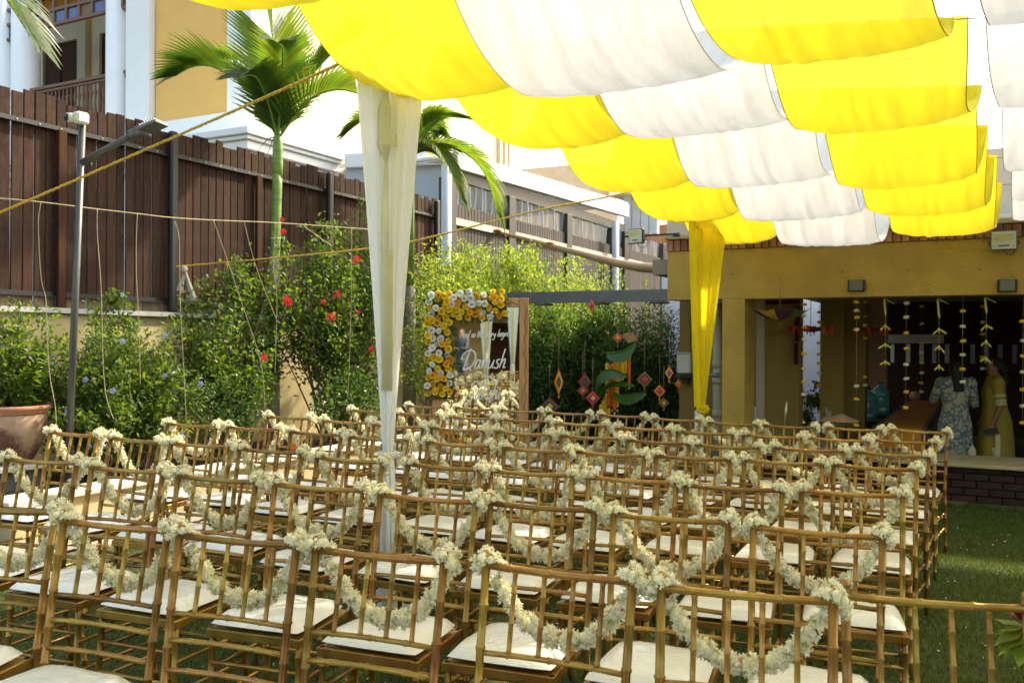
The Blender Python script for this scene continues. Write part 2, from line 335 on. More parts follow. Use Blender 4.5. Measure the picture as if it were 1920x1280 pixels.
# ================================================================== PLANTER AND GARDEN WALL
t = thing('planter_kerb', 'long beige planter kerb with pale stone top beside the chairs', 'kerb', (-6.1, 4, 0))
q = MB(); q.box((-6.12, 3.95, -.3), (-5.95, 10.6, .295)); q.build('wall', G['kerbwall'], t)
y = 3.9
while y < 10.5:
    q = MB(); q.box((-6.22, y+.003, .297), (-5.91, min(y+.9, 10.62)-.003, .335), bev=.006); q.build('coping_stone', G['kerb'], t); y += .9
q = MB(); q.box((-7.78, 3.9, -.3), (-6.13, 10.6, .24)); q.build('soil_bed', G['soil'], t)
t = thing('stone_platform', 'low dark stone platform with pale top slab that carries the big pot', 'platform', (-7.2, 3, 0))
q = MB(); q.box((-7.79, 0, -.3), (-6.86, 4.85, .40)); q.build('stone_wall', G['darkstone'], t)
for y in (0, 1.2, 2.4, 3.62):
    q = MB(); q.box((-7.79, y+.003, .402), (-6.80, y+1.2, .445), bev=.008); q.build('slab', G['kerb'], t)
t = thing('garden_wall', 'ochre plastered garden wall with grey coping below the board fence', 'wall', (-7.8, 6, 0))
FX = -7.80
q = MB(); q.box((FX, -1, -.4), (FX-.2, 13.6, 1.70)); q.build('wall', G['wallgarden'], t)
for y in np.arange(-1, 13.4, 1.22):
    q = MB(); q.box((FX+.05, y+.003, 1.702), (FX-.25, y+1.217, 1.75), bev=.008); q.build('coping_stone', G['coping'], t)
# ------------------------------------------------------------------ board fence
t = thing('board_fence', 'tall dark brown vertical board fence on the garden wall', 'fence', (FX-.1, 6, 1.75))
bms = []
for k in range(6):
    q = MB(); q.box((-.011, -.0515, 0), (.011, .0515, 1.81+.012*k), bev=.003); bms.append(q.mesh('board', G['board']))
sms = []
for k in range(3):
    q = MB(); q.box((-.010, -.0515, 0), (.010, .0515, .115+.004*k), bev=.003); sms.append(q.mesh('board', G['board2']))
y = 3.0; j = 0
while y < 12.38:
    o = link('board', bms[random.randrange(6)], t, local=True); o.location = (FX-.06+random.uniform(-.004, .004)-t.location.x, y-t.location.y, 1.885-1.75); o.rotation_euler = (random.uniform(-.004, .004), 0, random.uniform(-.05, .05))
    o = link('board', sms[random.randrange(3)], t, local=True); o.location = (FX-.06-t.location.x, y-t.location.y+random.uniform(-.004, .004), .005)
    y += .1125; j += 1
for z, th in ((3.43, .05), (1.855, .045)):
    q = MB(); q.box((FX-.045, 3, z), (FX-.02, 12.4, z+th)); q.box((FX-.02, 3, z), (FX+.012, 12.4, z+.006)); 
    q.build('rail', G['steel'], t)
q = MB(); b1 = q; b1.lathe([(0, .0), (.009, .0), (.009, .006), (0, .008)], n=6); bolt = b1.mesh('bolt', G['coping'])
for i, y in enumerate(np.arange(3.2, 12.3, .225)):
    o = link('bolt', bolt, t, local=True); o.location = (FX-.02-t.location.x, y-t.location.y, 3.455-1.75); o.rotation_euler = (0, R_(90), 0)
for i, y in enumerate((4.34, 5.66, 6.98, 8.30, 9.62, 10.95, 12.30)):
    q = MB()
    if i % 2 == 0: q.tube([(FX+.04, y, 1.75), (FX+.04, y, 3.62)], .055, 12)
    else: q.box((FX-.015, y-.045, 1.76), (FX+.03, y+.045, 3.44), bev=.006)
    if i in (2, 4, 6): 
        q = MB(); q.box((FX-.02, y-.05, 1.75), (FX+.06, y+.05, 3.70), bev=.018)
    q.build('post', G['steel'] if i % 2 == 0 else G['darkwood'], t)

# ================================================================== YELLOW HOUSE beyond the fence
HY = 12.6
house = thing('balcony_house', 'large yellow house with white columns and wooden balcony beyond the fence', 'house', (-15, HY, -.45))
q = MB(); q.box((-14.55, HY+.02, -.4), (-12.02, 22.88, 11)); q.build('wall', G['yellowwall'], house)
q = MB(); q.box((-12.02, HY+.02, -.4), (-12.0, 22.9, 11)); q.box((-12.0, 22.9, -.4), (-24, 22.92, 11)); q.build('side_wall', G['cream'], house)
# white pilaster, corner, skirting band
a = pY(242, 100, HY).x; b = pY(285, 100, HY).x; zb = pY(360, 222, HY).z
q = MB(); q.box((a, HY-.12, -.4), (b, HY+.3, 11), bev=.01); q.build('pilaster', G['whiteblue'], house)
c_ = pY(430, 100, HY).x
q = MB(); q.box((c_, HY-.1, -.4), (-11.95, HY+.25, 11), bev=.01); q.build('corner_pilaster', G['whiteblue'], house)
q = MB(); q.box((b, HY-.07, -.4), (c_, HY+.05, zb)); q.build('band', G['whiteblue'], house)
for v0 in (930, 940, 948):
    Yp = pX(v0, 280, -12.0).y; q = MB(); q.box((-12.0, Yp, -.4), (-11.9, Yp+.14, 11)); q.build('pilaster', G['eave'], house)
# round columns
for u0, u1 in ((-12, 16), (22, 54), (197, 230)):
    xa, xb = pY(u0, 100, HY).x, pY(u1, 100, HY).x; q = MB(); q.tube([((xa+xb)/2, HY+.1, -.4), ((xa+xb)/2, HY+.1, 11)], abs(xb-xa)/2, 24); q.build('column', G['whiteblue'], house)
# recessed verandah: back wall, floor, ceiling, door
BY = HY+1.6
zf = pY(120, 300, HY).z; zc = zf+4.6
q = MB(); q.box((-24, BY, -.4), (a, BY+.2, 11)); q.build('back_wall', G['amber'], house)
q = MB(); q.box((-24, HY-.1, zf-.2), (a, BY, zf)); q.build('balcony_floor', G['putty'], house)
q = MB(); q.box((-24, HY-.1, zc), (a-.01, BY, zc+.2)); q.build('balcony_ceiling', G['ceiling'], house)
q = MB(); q.box((-24, HY-.4, -.4), (a, HY-.05, zf-.02)); q.build('lower_wall', G['whiteblue'], house)
def ybox(u0, v0, u1, v1, Y, dy, name, mt, par, bev=.0, yy=None):
    A = pY(u0, v1, Y); B = pY(u1, v0, Y); q = MB(); q.box((A.x, Y-dy, A.z), (B.x, Y, B.z), bev=bev); return q.build(name, mt, par)
A = pY(72, 60, BY); B = pY(165, 60, BY); zt = pY(118, 50, BY).z
q = MB(); q.box((A.x, BY-.12, zf), (A.x+.28, BY, zt)); q.box((B.x-.28, BY-.12, zf), (B.x, BY, zt)); q.box((A.x+.28, BY-.12, zt-.42), (B.x-.28, BY, zt)); q.build('door_surround', G['putty'], house)
dd = None
q = MB(); q.box((A.x+.28, BY-.04, zf), (B.x-.28, BY, zt-.42)); dd = q.build('door', G['darkwood'], house)
for k in range(2):
    xm = (A.x+B.x)/2; q = MB(); x0 = A.x+.34 if k == 0 else xm+.03; x1 = xm-.03 if k == 0 else B.x-.34; q.box((x0, BY-.07, zf+.1), (x1, BY-.042, zt-.5), bev=.01); q.build('leaf', G['darkwood'], dd)
A2 = pY(178, 60, BY); q = MB(); q.box((A2.x, BY-.12, zf), (A2.x+.25, BY, zt)); q.box((A2.x+.25, BY-.12, zt-.42), (A2.x+1.6, BY, zt)); q.build('door_surround', G['putty'], house)
q = MB(); q.box((A2.x+.25, BY-.05, zf), (A2.x+1.5, BY-.005, zt-.42)); q.build('door', G['darkwood'], house)
q = MB(); x_ = pY(56, 60, BY).x; q.box((x_-2, BY-.14, zf), (x_+.25, BY, zc)); q.build('shutter', G['darkwood'], house)
# balcony rail and turned balusters
RY = HY+.05; zr = pY(120, 158, RY).z
xs0, xs1 = pY(-20, 158, RY).x, a
q = MB(); q.box((xs0, RY-.05, zr-.035), (xs1, RY+.05, zr+.035), bev=.01); q.box((xs0, RY-.03, zr-.10), (xs1, RY+.03, zr-.05), bev=.01); q.build('handrail', G['wood'], house)
q = MB(); q.lathe([(.022, 0), (.022, .1), (.035, .13), (.03, .3), (.018, .5), (.03, .62), (.035, .68), (.02, .72), (.02, .86)], n=8); bal = q.mesh('baluster', G['wood'])
x = xs0
while x < xs1:
    o = link('baluster', bal, house, local=True); o.location = (x-house.location.x, RY-house.location.y, zr-.95-house.location.z); x += .125
# wooden lattice headers with blue panes
def header(x0, x1, zb_, zt_, n):
    q = MB(); Y0 = HY+.0
    for z in (zb_, (zb_+zt_)/2, zt_): q.box((x0, Y0-.05, z-.035), (x1, Y0+.03, z+.035), bev=.006)
    for i in range(n+1):
        x = x0+(x1-x0)*i/n; q.box((x-.035, Y0-.045, zb_), (x+.035, Y0+.025, zt_), bev=.006)
    h = q.build('lattice_header', G['wood'], house)
    for i in range(n):
        xa, xb = x0+(x1-x0)*i/n+.04, x0+(x1-x0)*(i+1)/n-.04
        for k, (za, zz) in enumerate(((zb_+.04, (zb_+zt_)/2-.04),)):
            q = MB(); q.box((xa, Y0-.01, za), (xb, Y0+.0, zz)); q.build('pane', G['bluepane'] if i % 3 != 1 else G['wood'], h)
z0 = pY(54, 58, HY).z; z1_ = pY(120, 30, HY).z
header(pY(54, 50, HY).x, pY(197, 50, HY).x, z0, z0+.62, 6)
header(pY(229, 50, HY).x, pY(243, 50, HY).x, z0, z0+.62, 1)
header(pY(8, 50, HY).x, pY(23, 50, HY).x, z0-.1, z0+.55, 1)
# ------------------------------------------------------------------ white porch block with cornice
por = thing('white_porch', 'white single-storey porch with moulded cornice between fence and yellow house', 'porch', (-10.6, 12, -.45))
C0 = pX(462, 235, -10.5); zt = C0.z; Y0, Y1 = C0.y, pX(647, 283, -10.5).y
q = MB(); q.box((-20, Y0+.35, -.4), (-10.85, Y1-.2, zt-.5)); q.build('wall', G['whiteblue'], por)
for k, (o_, za, zz) in enumerate(((0, -.12, 0), (.06, -.19, -.122), (.12, -.34, -.192), (.22, -.5, -.342))):
    q = MB(); q.box((-20, Y0+o_, zt+za), (-10.5-o_, Y1-o_*.5, zt+zz), bev=.012); q.build('cornice_moulding', G['white'], por)
for u0 in (435, 470):
    p = pY(u0, 226, Y0+1.2); q = MB(); q.lathe([(.10, 0), (.09, .12), (.0, .13)], (p.x, p.y, zt), 10); q.build('roof_vent', G['steel'], por)
# grey sheet shed behind the fence
sh = thing('sheet_shed', 'pale grey ribbed sheet wall with white fascia behind the fence', 'shed', (-9.3, 13.5, -.45))
S0 = pX(648, 290, -10.4); S1 = pX(845, 290, -8.5)
for k in range(14):
    y0 = S0.y+ (S1.y-S0.y)*k/14; x0 = -10.4+1.9*k/14; y1 = S0.y+(S1.y-S0.y)*(k+1)/14; x1 = -10.4+1.9*(k+1)/14
    q = MB(); q.add([(x0, y0, -.4), (x1, y1, -.4), (x1, y1, S0.z-.25), (x0, y0, S0.z-.25), (x0-.1, y0+.05, -.4), (x1-.1, y1, -.4), (x1-.1, y1, S0.z-.25), (x0-.1, y0+.05, S0.z-.25)], [(0,1,2,3),(7,6,5,4),(0,3,7,4),(1,5,6,2),(3,2,6,7)])
    ang = math.atan2(S1.y-S0.y, 1.9); q.build('sheet', G['greywall'], sh)
L_ = math.hypot(1.9, S1.y-S0.y); Mx = Matrix.Translation((-10.4, S0.y, 0)) @ Matrix.Rotation(math.atan2(S1.y-S0.y, 1.9), 4, 'Z')
q = MB(); q.box((0, -.12, S0.z-.26), (L_, .3, S0.z+.0), M=Mx, bev=.01); q.build('fascia', G['white'], sh)
# ------------------------------------------------------------------ verandah with plastic curtains
VX = -8.2
ver = thing('curtained_verandah', 'dark framed verandah with clear plastic curtains under white gutter roof', 'verandah', (VX, 17, -.45))
V0, V1 = pX(845, 290, VX), pX(1170, 385, VX); zt = (V0.z+V1.z)/2
q = MB()
q.add([(VX+.12, V0.y, V0.z), (VX+.12, V1.y, V1.z), (VX+.12, V1.y, V1.z-.30), (VX+.12, V0.y, V0.z-.24), (VX-.05, V0.y, V0.z), (VX-.05, V1.y, V1.z), (VX-.05, V1.y, V1.z-.30), (VX-.05, V0.y, V0.z-.24)], [(0,3,2,1),(4,5,6,7),(0,1,5,4),(3,7,6,2),(0,4,7,3),(1,2,6,5)])
q.build('gutter', G['white'], ver)
for k in range(46):
    y = V0.y+(V1.y-V0.y)*k/46; z = V0.z+(V1.z-V0.z)*k/46
    if k == 0: q = MB()
    q.tube([(VX+.1, y+.1, z+.02), (VX-3.5, y+.1, z-.1)], .05, 6)
q.build('roof_sheet', G['ledge'], ver, kind='stuff')
q = MB(); q.box((VX+.02, V0.y, V0.z-.42), (VX-.08, V1.y, V0.z-.22)); q.build('beam', G['steel'], ver)
q = MB(); q.box((VX-3.2, V0.y, -.4), (VX-3.3, V1.y, 5)); q.build('back_wall', G['greybox'], ver)
zr_ = pX(985, 447, VX).z
ys = [pX(u, 400, VX).y for u in (838, 952, 1060, 1145)] + [V1.y-.1, V1.y+3.0, V1.y+6]
for y in ys:
    q = MB(); q.box((VX-.1, y-.14, -.4), (VX+.10, y+.14, V0.z-.42), bev=.01); q.build('post', G['steel'], ver)
cm, ct, cb = new('clear_plastic'); cb.inputs['Base Color'].default_value = (.30, .32, .35, 1); cb.inputs['Roughness'].default_value = .12
_tp = ct.nodes.new('ShaderNodeBsdfTransparent'); _mx = ct.nodes.new('ShaderNodeMixShader'); _mx.inputs[0].default_value = .45
ct.links.new(cb.outputs[0], _mx.inputs[1]); ct.links.new(_tp.outputs[0], _mx.inputs[2]); ct.links.new(_mx.outputs[0], ct.nodes['Material Output'].inputs[0])
zc0, zc1 = V0.z-.44, zr_-.15
for i in range(len(ys)-1):
    y0, y1 = ys[i]+.18, ys[i+1]-.18
    ph = random.random()*6
    q = MB(); q.grid(lambda a_, b_: (VX-.03+.05*math.sin(a_*60+ph)*(0.5+b_*.5)+.03*math.sin(a_*23+b_*3), y0+(y1-y0)*a_, zc1+(zc0-zc1)*b_ + (.03*abs(math.sin(a_*30)) if b_ > .99 else 0)), 90, 4)
    q.build('plastic_curtain', cm, ver)
    n = int((y1-y0+.3)/.115)
    q = MB(); q.box((VX+.02, ys[i]+.14, zr_-.06), (VX+.09, ys[i+1]-.14, zr_+.06)); q.build('rail', G['eave'], ver)
bm_ = MB(); bm_.box((-.012, -.05, 0), (.012, .05, 1), bev=.003); bmh = bm_.mesh('board', G['boardgrey'])
y = V0.y
while y < V1.y+7.5:
    o = link('board', bmh, ver, local=True); o.location = (VX+.03-ver.location.x, y-ver.location.y, .45); o.scale = (1, 1, zr_+.30+.02*random.random())
    y += .113
for u0 in (836, 1153):
    p = pX(u0, 460, VX+.25); q = MB(); q.tube([(p.x, p.y, -.3), (p.x, p.y, V0.z-.3)], .085, 12); q.build('downpipe', G['greywall'], ver)
# far house with tiled roof
far = thing('tiled_house', 'distant brown tile-roofed house behind the white gutter', 'house', (-8, 33, -.45))
A = P(940, 312, 34); B = P(1250, 395, 31)
q = MB(); q.box((-19, 33, -.4), (-2, 40, 5.9)); q.build('wall', G['tile'], far)
q = MB(); zE = P(1000, 318, 34).z
q.box((-20, 32.6, zE-.35), (-1, 33, zE), bev=.03); q.build('eave', G['eave'], far)
q = MB(); q.add([(-20, 32.6, zE), (-1, 32.6, zE), (-3, 37, zE+1.0), (-18, 37, zE+1.0)], [(0,1,2,3)]); q.build('roof', G['tile'], far)
q = MB(); q.box((-17.5, 31.9, -.4), (-13.0, 34, zE+.35)); q.build('stair_block', G['eave'], far)
# grey stepped wall near the verandah end
g = thing('grey_panel_wall', 'grey panelled end wall right of the white gutter', 'wall', (-6, 24, -.45))
A = P(1168, 368, 24.5); B = P(1232, 368, 24.5)
for k in range(4):
    x0 = A.x+(B.x-A.x)*k/4; y0 = A.y+(B.y-A.y)*k/4; x1 = A.x+(B.x-A.x)*(k+.92)/4; y1 = A.y+(B.y-A.y)*(k+.92)/4
    q = MB(); zq = A.z-1.0; q.add([(x0, y0, zq), (x1, y1, zq), (x1, y1, A.z), (x0, y0, A.z), (x0, y0+.2, zq), (x1, y1+.2, zq), (x1, y1+.2, A.z), (x0, y0+.2, A.z)], [(0,1,2,3),(3,2,6,7),(1,5,6,2),(0,3,7,4)]); q.build('panel', G['greywall'], g)
q = MB(); q.box((A.x-.3, A.y-.3, A.z), (B.x+.4, A.y+1.2, A.z+.1)); q.build('coping', G['ledge'], g)

# ================================================================== RIGHT BUILDING (hall)
FY = 10.07
hall = thing('banquet_hall', 'ochre hall building with open front and brick band at the right', 'building', (1, FY, 0))
xL = pY(1251, 500, FY).x; xR = 7.5
zB, zBr, zTop = 1.94, 2.49, 2.63
q = MB(); q.box((xL, FY, zB), (xR, FY+.32, zBr)); q.build('beam', G['ochre'], hall)
c0, c1 = pY(1354, 600, FY).x, pY(1396, 600, FY).x
q = MB(); q.box((c0, FY+.003, -.3), (c1, FY+.5, zB-.002)); q.build('column', G['ochre'], hall)
# recessed left column / return wall
d0, d1 = pY(1274, 600, FY+1.1).x, pY(1330, 600, FY+1.1).x
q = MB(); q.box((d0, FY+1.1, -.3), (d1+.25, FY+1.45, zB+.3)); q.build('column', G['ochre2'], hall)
# brick soldier band
q = MB(); q.box((xL+.01, FY+.02, zBr+.002), (xR, FY+.30, zTop-.01)); q.build('mortar_core', G['mortar'], hall)
q = MB(); q.box((-.0365, -.05, 0), (.0365, .05, .128), bev=.004); bk = q.mesh('brick', G['brick'])
x = xL+.03
while x < 5.0:
    o = link('brick', bk, hall, local=True); o.location = (x+random.uniform(-.002, .002)-hall.location.x, .03+random.uniform(-.006, .004), zBr+.004); o.scale = (random.uniform(.92, 1.02), 1, random.uniform(.95, 1.0)); x += .083
q = MB(); q.box((xL-.03, FY-.045, zTop-.004), (xR, FY+.34, zTop+.055), bev=.01); q.build('coping', G['stonetop'], hall)
q = MB(); q.box((xL+.5, FY+.5, zTop), (xR, FY+.9, zTop+.16)); q.build('ledge', G['ledge'], hall)
pw0 = pY(1230, 440, FY+.55).x
q = MB(); q.box((pw0, FY+.95, zB+.4), (xR, FY+8, 3.55)); q.build('upper_wall', G['eave'], hall)
# roof slab / ceiling
q = MB(); q.box((d0-.1, FY+.33, zB+.32), (xR, 16, zB+.5)); q.box((-2.95, 16.001, zB+.32), (xR, 22, zB+.5)); q.build('roof_slab', G['ceiling'], hall)
# hall floor, rear wall, right wall
HF = -.30
q = MB(); q.box((d1, FY+.75, HF-.1), (xR, 22, HF)); q.build('floor', G['slate'], hall)
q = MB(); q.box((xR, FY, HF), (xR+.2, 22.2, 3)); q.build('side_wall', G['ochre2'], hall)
zs0, zs1 = pY(1700, 680, 19.5).z, pY(1700, 645, 19.5).z
q = MB(); q.box((-2.9, 19.5, HF), (xR, 19.7, zs0)); q.box((-2.9, 19.5, zs1), (xR, 19.7, zB+.4))
us = (1668, 1698, 1723, 1747, 1771, 1819, 1845, 1871, 1898, 1925, 1950)
xs = [pY(u, 660, 19.5).x for u in us]; prev = -2.9
for x in xs: q.box((prev, 19.5, zs0), (x, 19.7, zs1)); prev = x+.085
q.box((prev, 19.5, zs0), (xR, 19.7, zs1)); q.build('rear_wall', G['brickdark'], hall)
for z in np.arange(HF+.15, zs0, .16):
    pass
# screen tube / white panel and dark board high on the rear wall
ybox(1657, 627, 1770, 643, 18.9, .06, 'projector_screen', G['outerwhite'], hall)
ybox(1640, 580, 1768, 626, 19.2, .05, 'dark_panel', G['darkwood'], hall)
# plinth: ledge slab, brick face, slate apron
z_l = .275
q = MB(); q.box((c1+.02, FY-.12, z_l-.035), (xR, FY+.74, z_l), bev=.006); q.build('ledge_slab', G['stonetop'], hall)
q = MB(); q.box((c1+.02, FY+.02, -.35), (xR, FY+.7, z_l-.037)); q.build('plinth_core', mat('shaded_mortar', (.03, .024, .018), .95), hall)  # mortar colour darkened to carry the plinth's shade
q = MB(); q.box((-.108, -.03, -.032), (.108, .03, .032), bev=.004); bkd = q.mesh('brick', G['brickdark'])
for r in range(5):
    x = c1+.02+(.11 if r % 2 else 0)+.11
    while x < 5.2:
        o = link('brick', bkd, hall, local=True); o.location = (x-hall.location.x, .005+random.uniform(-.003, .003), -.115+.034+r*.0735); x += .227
x = c1
q = None
while x < 6:
    q = MB(); q.box((x+.004, FY-.26, -.3), (x+.55, FY-.01, zg(x, FY)+.012), bev=.005); q.build('apron_slab', G['slate'], hall); x += .556
# interior walls seen through the opening
IY = FY+1.5
def iwall(u0, u1, Y, mt, name='inner_wall', th=.25, z0=HF, z1=None):
    x0, x1 = pY(u0, 700, Y).x, pY(u1, 700, Y).x; q = MB(); q.box((x0, Y, z0), (x1, Y+th, z1 or zB+.31)); return q.build(name, mt, hall)
iwall(1418, 1432, FY+.9, G['putty'], 'door_post', .08)
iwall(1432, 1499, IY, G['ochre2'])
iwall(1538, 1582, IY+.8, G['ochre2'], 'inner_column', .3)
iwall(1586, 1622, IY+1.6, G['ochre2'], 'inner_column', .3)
iwall(1628, 1662, 17.0, G['pinkwall'], 'inner_wall')
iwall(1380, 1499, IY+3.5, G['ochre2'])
q = MB(); x0 = pY(1499, 700, IY).x; q.box((pY(1499, 700, IY+.6).x, IY+.5, .12), (x0+.9, IY+.8, .17)); q.build('sill', G['coping'], hall)
q = MB(); q.box((pY(1499, 700, IY).x-.02, IY, HF), (pY(1499, 700, IY).x+1.0, IY+.15, .10)); q.build('low_wall', G['ochre2'], hall)
# small picture frames on the inner wall
ybox(1491, 575, 1499, 640, IY-.005, .04, 'picture_frame', G['darkwood'], hall); ybox(1490, 642, 1497, 683, IY-.005, .04, 'picture_frame', G['darkwood'], hall)
ybox(1432, 561, 1498, 571, IY-.2, .12, 'blind_box', G['darkwood'], hall)
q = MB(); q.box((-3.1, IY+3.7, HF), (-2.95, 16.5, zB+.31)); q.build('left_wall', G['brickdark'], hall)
# bright passage wall outside the side opening
ow = thing('passage_wall', 'pale blue-white passage wall seen through the hall side opening', 'wall', (-3, 18, -.45))
q = MB(); q.box((pY(1240, 600, 22.2).x, 22.2, -.4), (xR, 22.4, 3.2)); q.build('wall', G['outerwhite'], ow)
# grey pergola beam running from the mirror to the hall
pb = thing('pergola_beam', 'dark grey steel beam running left from the hall above the hedge', 'beam', (-4.5, FY, 1.9))
A = pY(950, 553, FY+.1); q = MB(); q.box((A.x-.05, FY+.06, zB+.0), (xL-.002, FY+.22, zB+.12), bev=.006); q.build('box_section', G['greymetal'], pb)
q = MB(); q.box((A.x-.05, FY+.03, zB-.012), (xL-.002, FY+.06, zB+.13), bev=.004); q.build('flange', G['greymetal'], pb)
q = MB(); q.box((A.x-.05, FY+.1, -.3), (A.x+.06, FY+.2, zB-.003), bev=.004); q.build('post', G['greymetal'], pb)
for k in range(4):
    x = A.x+.5+k*.75; q = MB(); q.lathe([(.12, 0), (.12, .02), (0, .03)], (x, FY+.14, zB-.035), 14); q.build('disc', G['greymetal'], pb)

# wall lamps (grey boxes)
for u0, lab in ((1606, 'grey box wall lamp above the middle of the hall opening'), (1888, 'grey box wall lamp at the right end of the hall beam')):
    p = pY(u0, 536, FY); tt = thing('wall_lamp', lab, 'lamp', (p.x, FY, p.z), group='grey box wall lamps on the hall beam')
    q = MB(); q.box((-.085, -.05, -.06), (.085, 0, .06), bev=.006); q.build('side_frame', G['black'], tt, local=True)
    q = MB(); q.box((-.065, -.075, -.055), (.065, -.051, .055), bev=.008); q.build('front_cover', G['greybox'], tt, local=True)
# floodlights
def flood(loc, w_, h_, rz, tilt, label, arm=None):
    tt = thing('floodlight', label, 'floodlight', loc)
    Mx = Matrix.Rotation(rz, 4, 'Z') @ Matrix.Rotation(tilt, 4, 'X')
    q = MB(); q.box((-w_/2, -.01, -h_/2), (w_/2, .045, h_/2), M=Mx, bev=.008); q.build('housing', G['steel'] if arm else G['greybox'], tt, local=True)
    q = MB(); q.box((-w_*.44, -.018, -h_*.44), (w_*.44, -.011, h_*.44), M=Mx, bev=.003); gl = q.build('glass', G['lampglass'], tt, local=True)
    q = MB(); q.box((-w_*.34, -.022, .02*h_), (w_*.34, -.019, h_*.36), M=Mx); q.build('led_board', G['lampled'], gl, local=True)
    q = MB()
    for k in range(8): q.box((-w_*.20+k*w_*.05, -.0205, -h_*.30), (-w_*.20+k*w_*.05+w_*.036, -.0185, -h_*.22), M=Mx)
    q.box((-w_*.39, -.0205, -h_*.31), (-w_*.32, -.0185, -h_*.285), M=Mx); q.box((w_*.32, -.0205, -h_*.31), (w_*.39, -.0185, -h_*.285), M=Mx)
    q.build('small_print', G['black'], gl, local=True)
    q = MB(); q.tube([(-w_*.5, .02, 0), (-w_*.56, .05, -h_*.1), (-w_*.5, .11, -h_*.2), (w_*.5, .11, -h_*.2), (w_*.56, .05, -h_*.1), (w_*.5, .02, 0)], .006, 6); q.build('bracket', G['steel'], tt, local=True)
    q = MB(); q.tube([(0, .05, -h_*.4), (.03, .06, -h_*.7), (.08, .1, -h_*.72), (.12, .12, -h_*.2)], .004, 5); q.build('cable', G['black'], tt, local=True)
    return tt
p = pY(1881, 451, FY-.12); flood(tuple(p), .235, .185, R_(0), R_(6), 'pale square floodlight hanging over the brick band at the far right')
p = pY(1191, 443, FY-.25); fl = flood(tuple(p), .19, .17, R_(-10), R_(3), 'small square floodlight on a thin arm left of the hall roof', arm=True)
q = MB(); q.box((-.17, .05, .0), (.42, .075, .02), bev=.003); q.box((.42, .04, -.02), (.50, .09, .02), bev=.004); q.build('arm', G['steel'], fl, local=True)
# hooks in the beam
for u0, v0 in ((1373, 513), (1578, 508), (1701, 506), (1835, 503)):
    p = pY(u0, v0, FY); q = MB(); q.tube([(p.x, FY, p.z), (p.x, FY-.03, p.z), (p.x+.012, FY-.036, p.z-.012), (p.x+.004, FY-.03, p.z-.022)], .004, 6)
    q.build('hook', G['wire'], hall)
# tan curved pipe/awning roll
A = pX(925, 436, -8.0); tp = thing('bamboo_pole', 'long tan curved pole sagging in front of the verandah toward the hall', 'pole', tuple(A))
B_ = P(1252, 506, 12.5); pts = []
for i, (u, v, d, r) in enumerate(((925, 434, 17, .04), (1000, 452, 16.3, .05), (1060, 468, 15.6, .06), (1120, 484, 14.8, .075), (1160, 494, 14.2, .085), (1200, 501, 13.5, .09), (1254, 505, 12.6, .09), (1300, 505, 12.3, .09))):
    pts.append((P(u, v, d), r))
q = MB(); q.tube([p for p, r in pts], [r*.8 for p, r in pts], 12); q.build('pole', G['tan'], tp)
for u, v, d in ((932, 432, 16.9), (1031, 456, 15.9)):
    q = MB(); p = P(u, v, d); q.lathe([(.07, -.02), (.08, 0), (.07, .02)], tuple(p), 10); q.build('tie', mat('orange_tie', (.55, .2, .06)), tp)
# drain pipe and electric box on the recessed column
p = pY(1345, 600, FY+.8); dp = thing('drain_pipe', 'grey beige drain pipe with blue clamp beside the ochre column', 'pipe', (p.x, p.y, -.2))
q = MB(); q.tube([(p.x, p.y, -.3), (p.x, p.y, .9), (p.x, p.y, zB+.3)], .052, 14); q.build('pipe', G['putty'], dp)
for z in (.55, 1.15, .95):
    q = MB(); q.tube([(p.x, p.y, z), (p.x, p.y, z+.09)], .060, 14); q.build('socket', G['putty'], dp)
z = pY(1345, 703, FY+.8).z; q = MB(); q.tube([(p.x-.11, p.y-.06, z), (p.x+.08, p.y-.06, z)], .012, 8); q.tube([(p.x, p.y-.06, z-.02), (p.x, p.y-.06, z+.03)], .03, 8); q.build('clamp', mat('clamp_blue', (.2, .28, .38), .4), dp)
p = pY(1287, 680, FY+1.05); eb = thing('meter_box', 'translucent grey meter box with black tray on the left hall column', 'box', tuple(p))
q = MB(); q.box((-.09, -.12, -.13), (.09, .0, .12), bev=.012); q.build('cover', G['ivory'], eb, local=True)
q = MB(); q.box((-.10, -.13, .105), (.10, .01, .135), bev=.005); q.build('lid', G['coping'], eb, local=True)
q = MB(); q.box((-.11, -.16, -.19), (.11, .02, -.155), bev=.005); q.box((-.03, -.1, -.26), (.05, 0, -.19)); q.build('tray', G['black'], eb, local=True)
q = MB(); q.tube([(.05, -.02, .13), (.06, -.02, .3), (.04, 0, .5), (.07, .03, .62)], .006, 5); q.build('cable', G['wire'], eb, local=True)
# building behind the camera (seen in the mirror)
bb = thing('rear_building', 'ochre building standing behind the viewer, reflected in the mirror', 'building', (0, -9, -.45))
MR = Matrix.Rotation(YAW, 4, 'Z')
q = MB(); q.box((-9, -13.4, -.4), (12, -13, 2.9), M=MR); q.build('wall', G['ochre3'], bb)
for x in (-2.2, .8, 3.4):
    q = MB(); q.box((x, -13, -.3), (x+1.2, -12.96, 2.1), M=MR); q.build('doorway', G['darkwood'], bb)
q = MB(); q.box((-9, -13, 2.6), (12, -8.0, 2.85), M=MR); q.build('fascia', G['steel'], bb)  # dark fascia shows in the mirror; deep overhang added to shade the wall
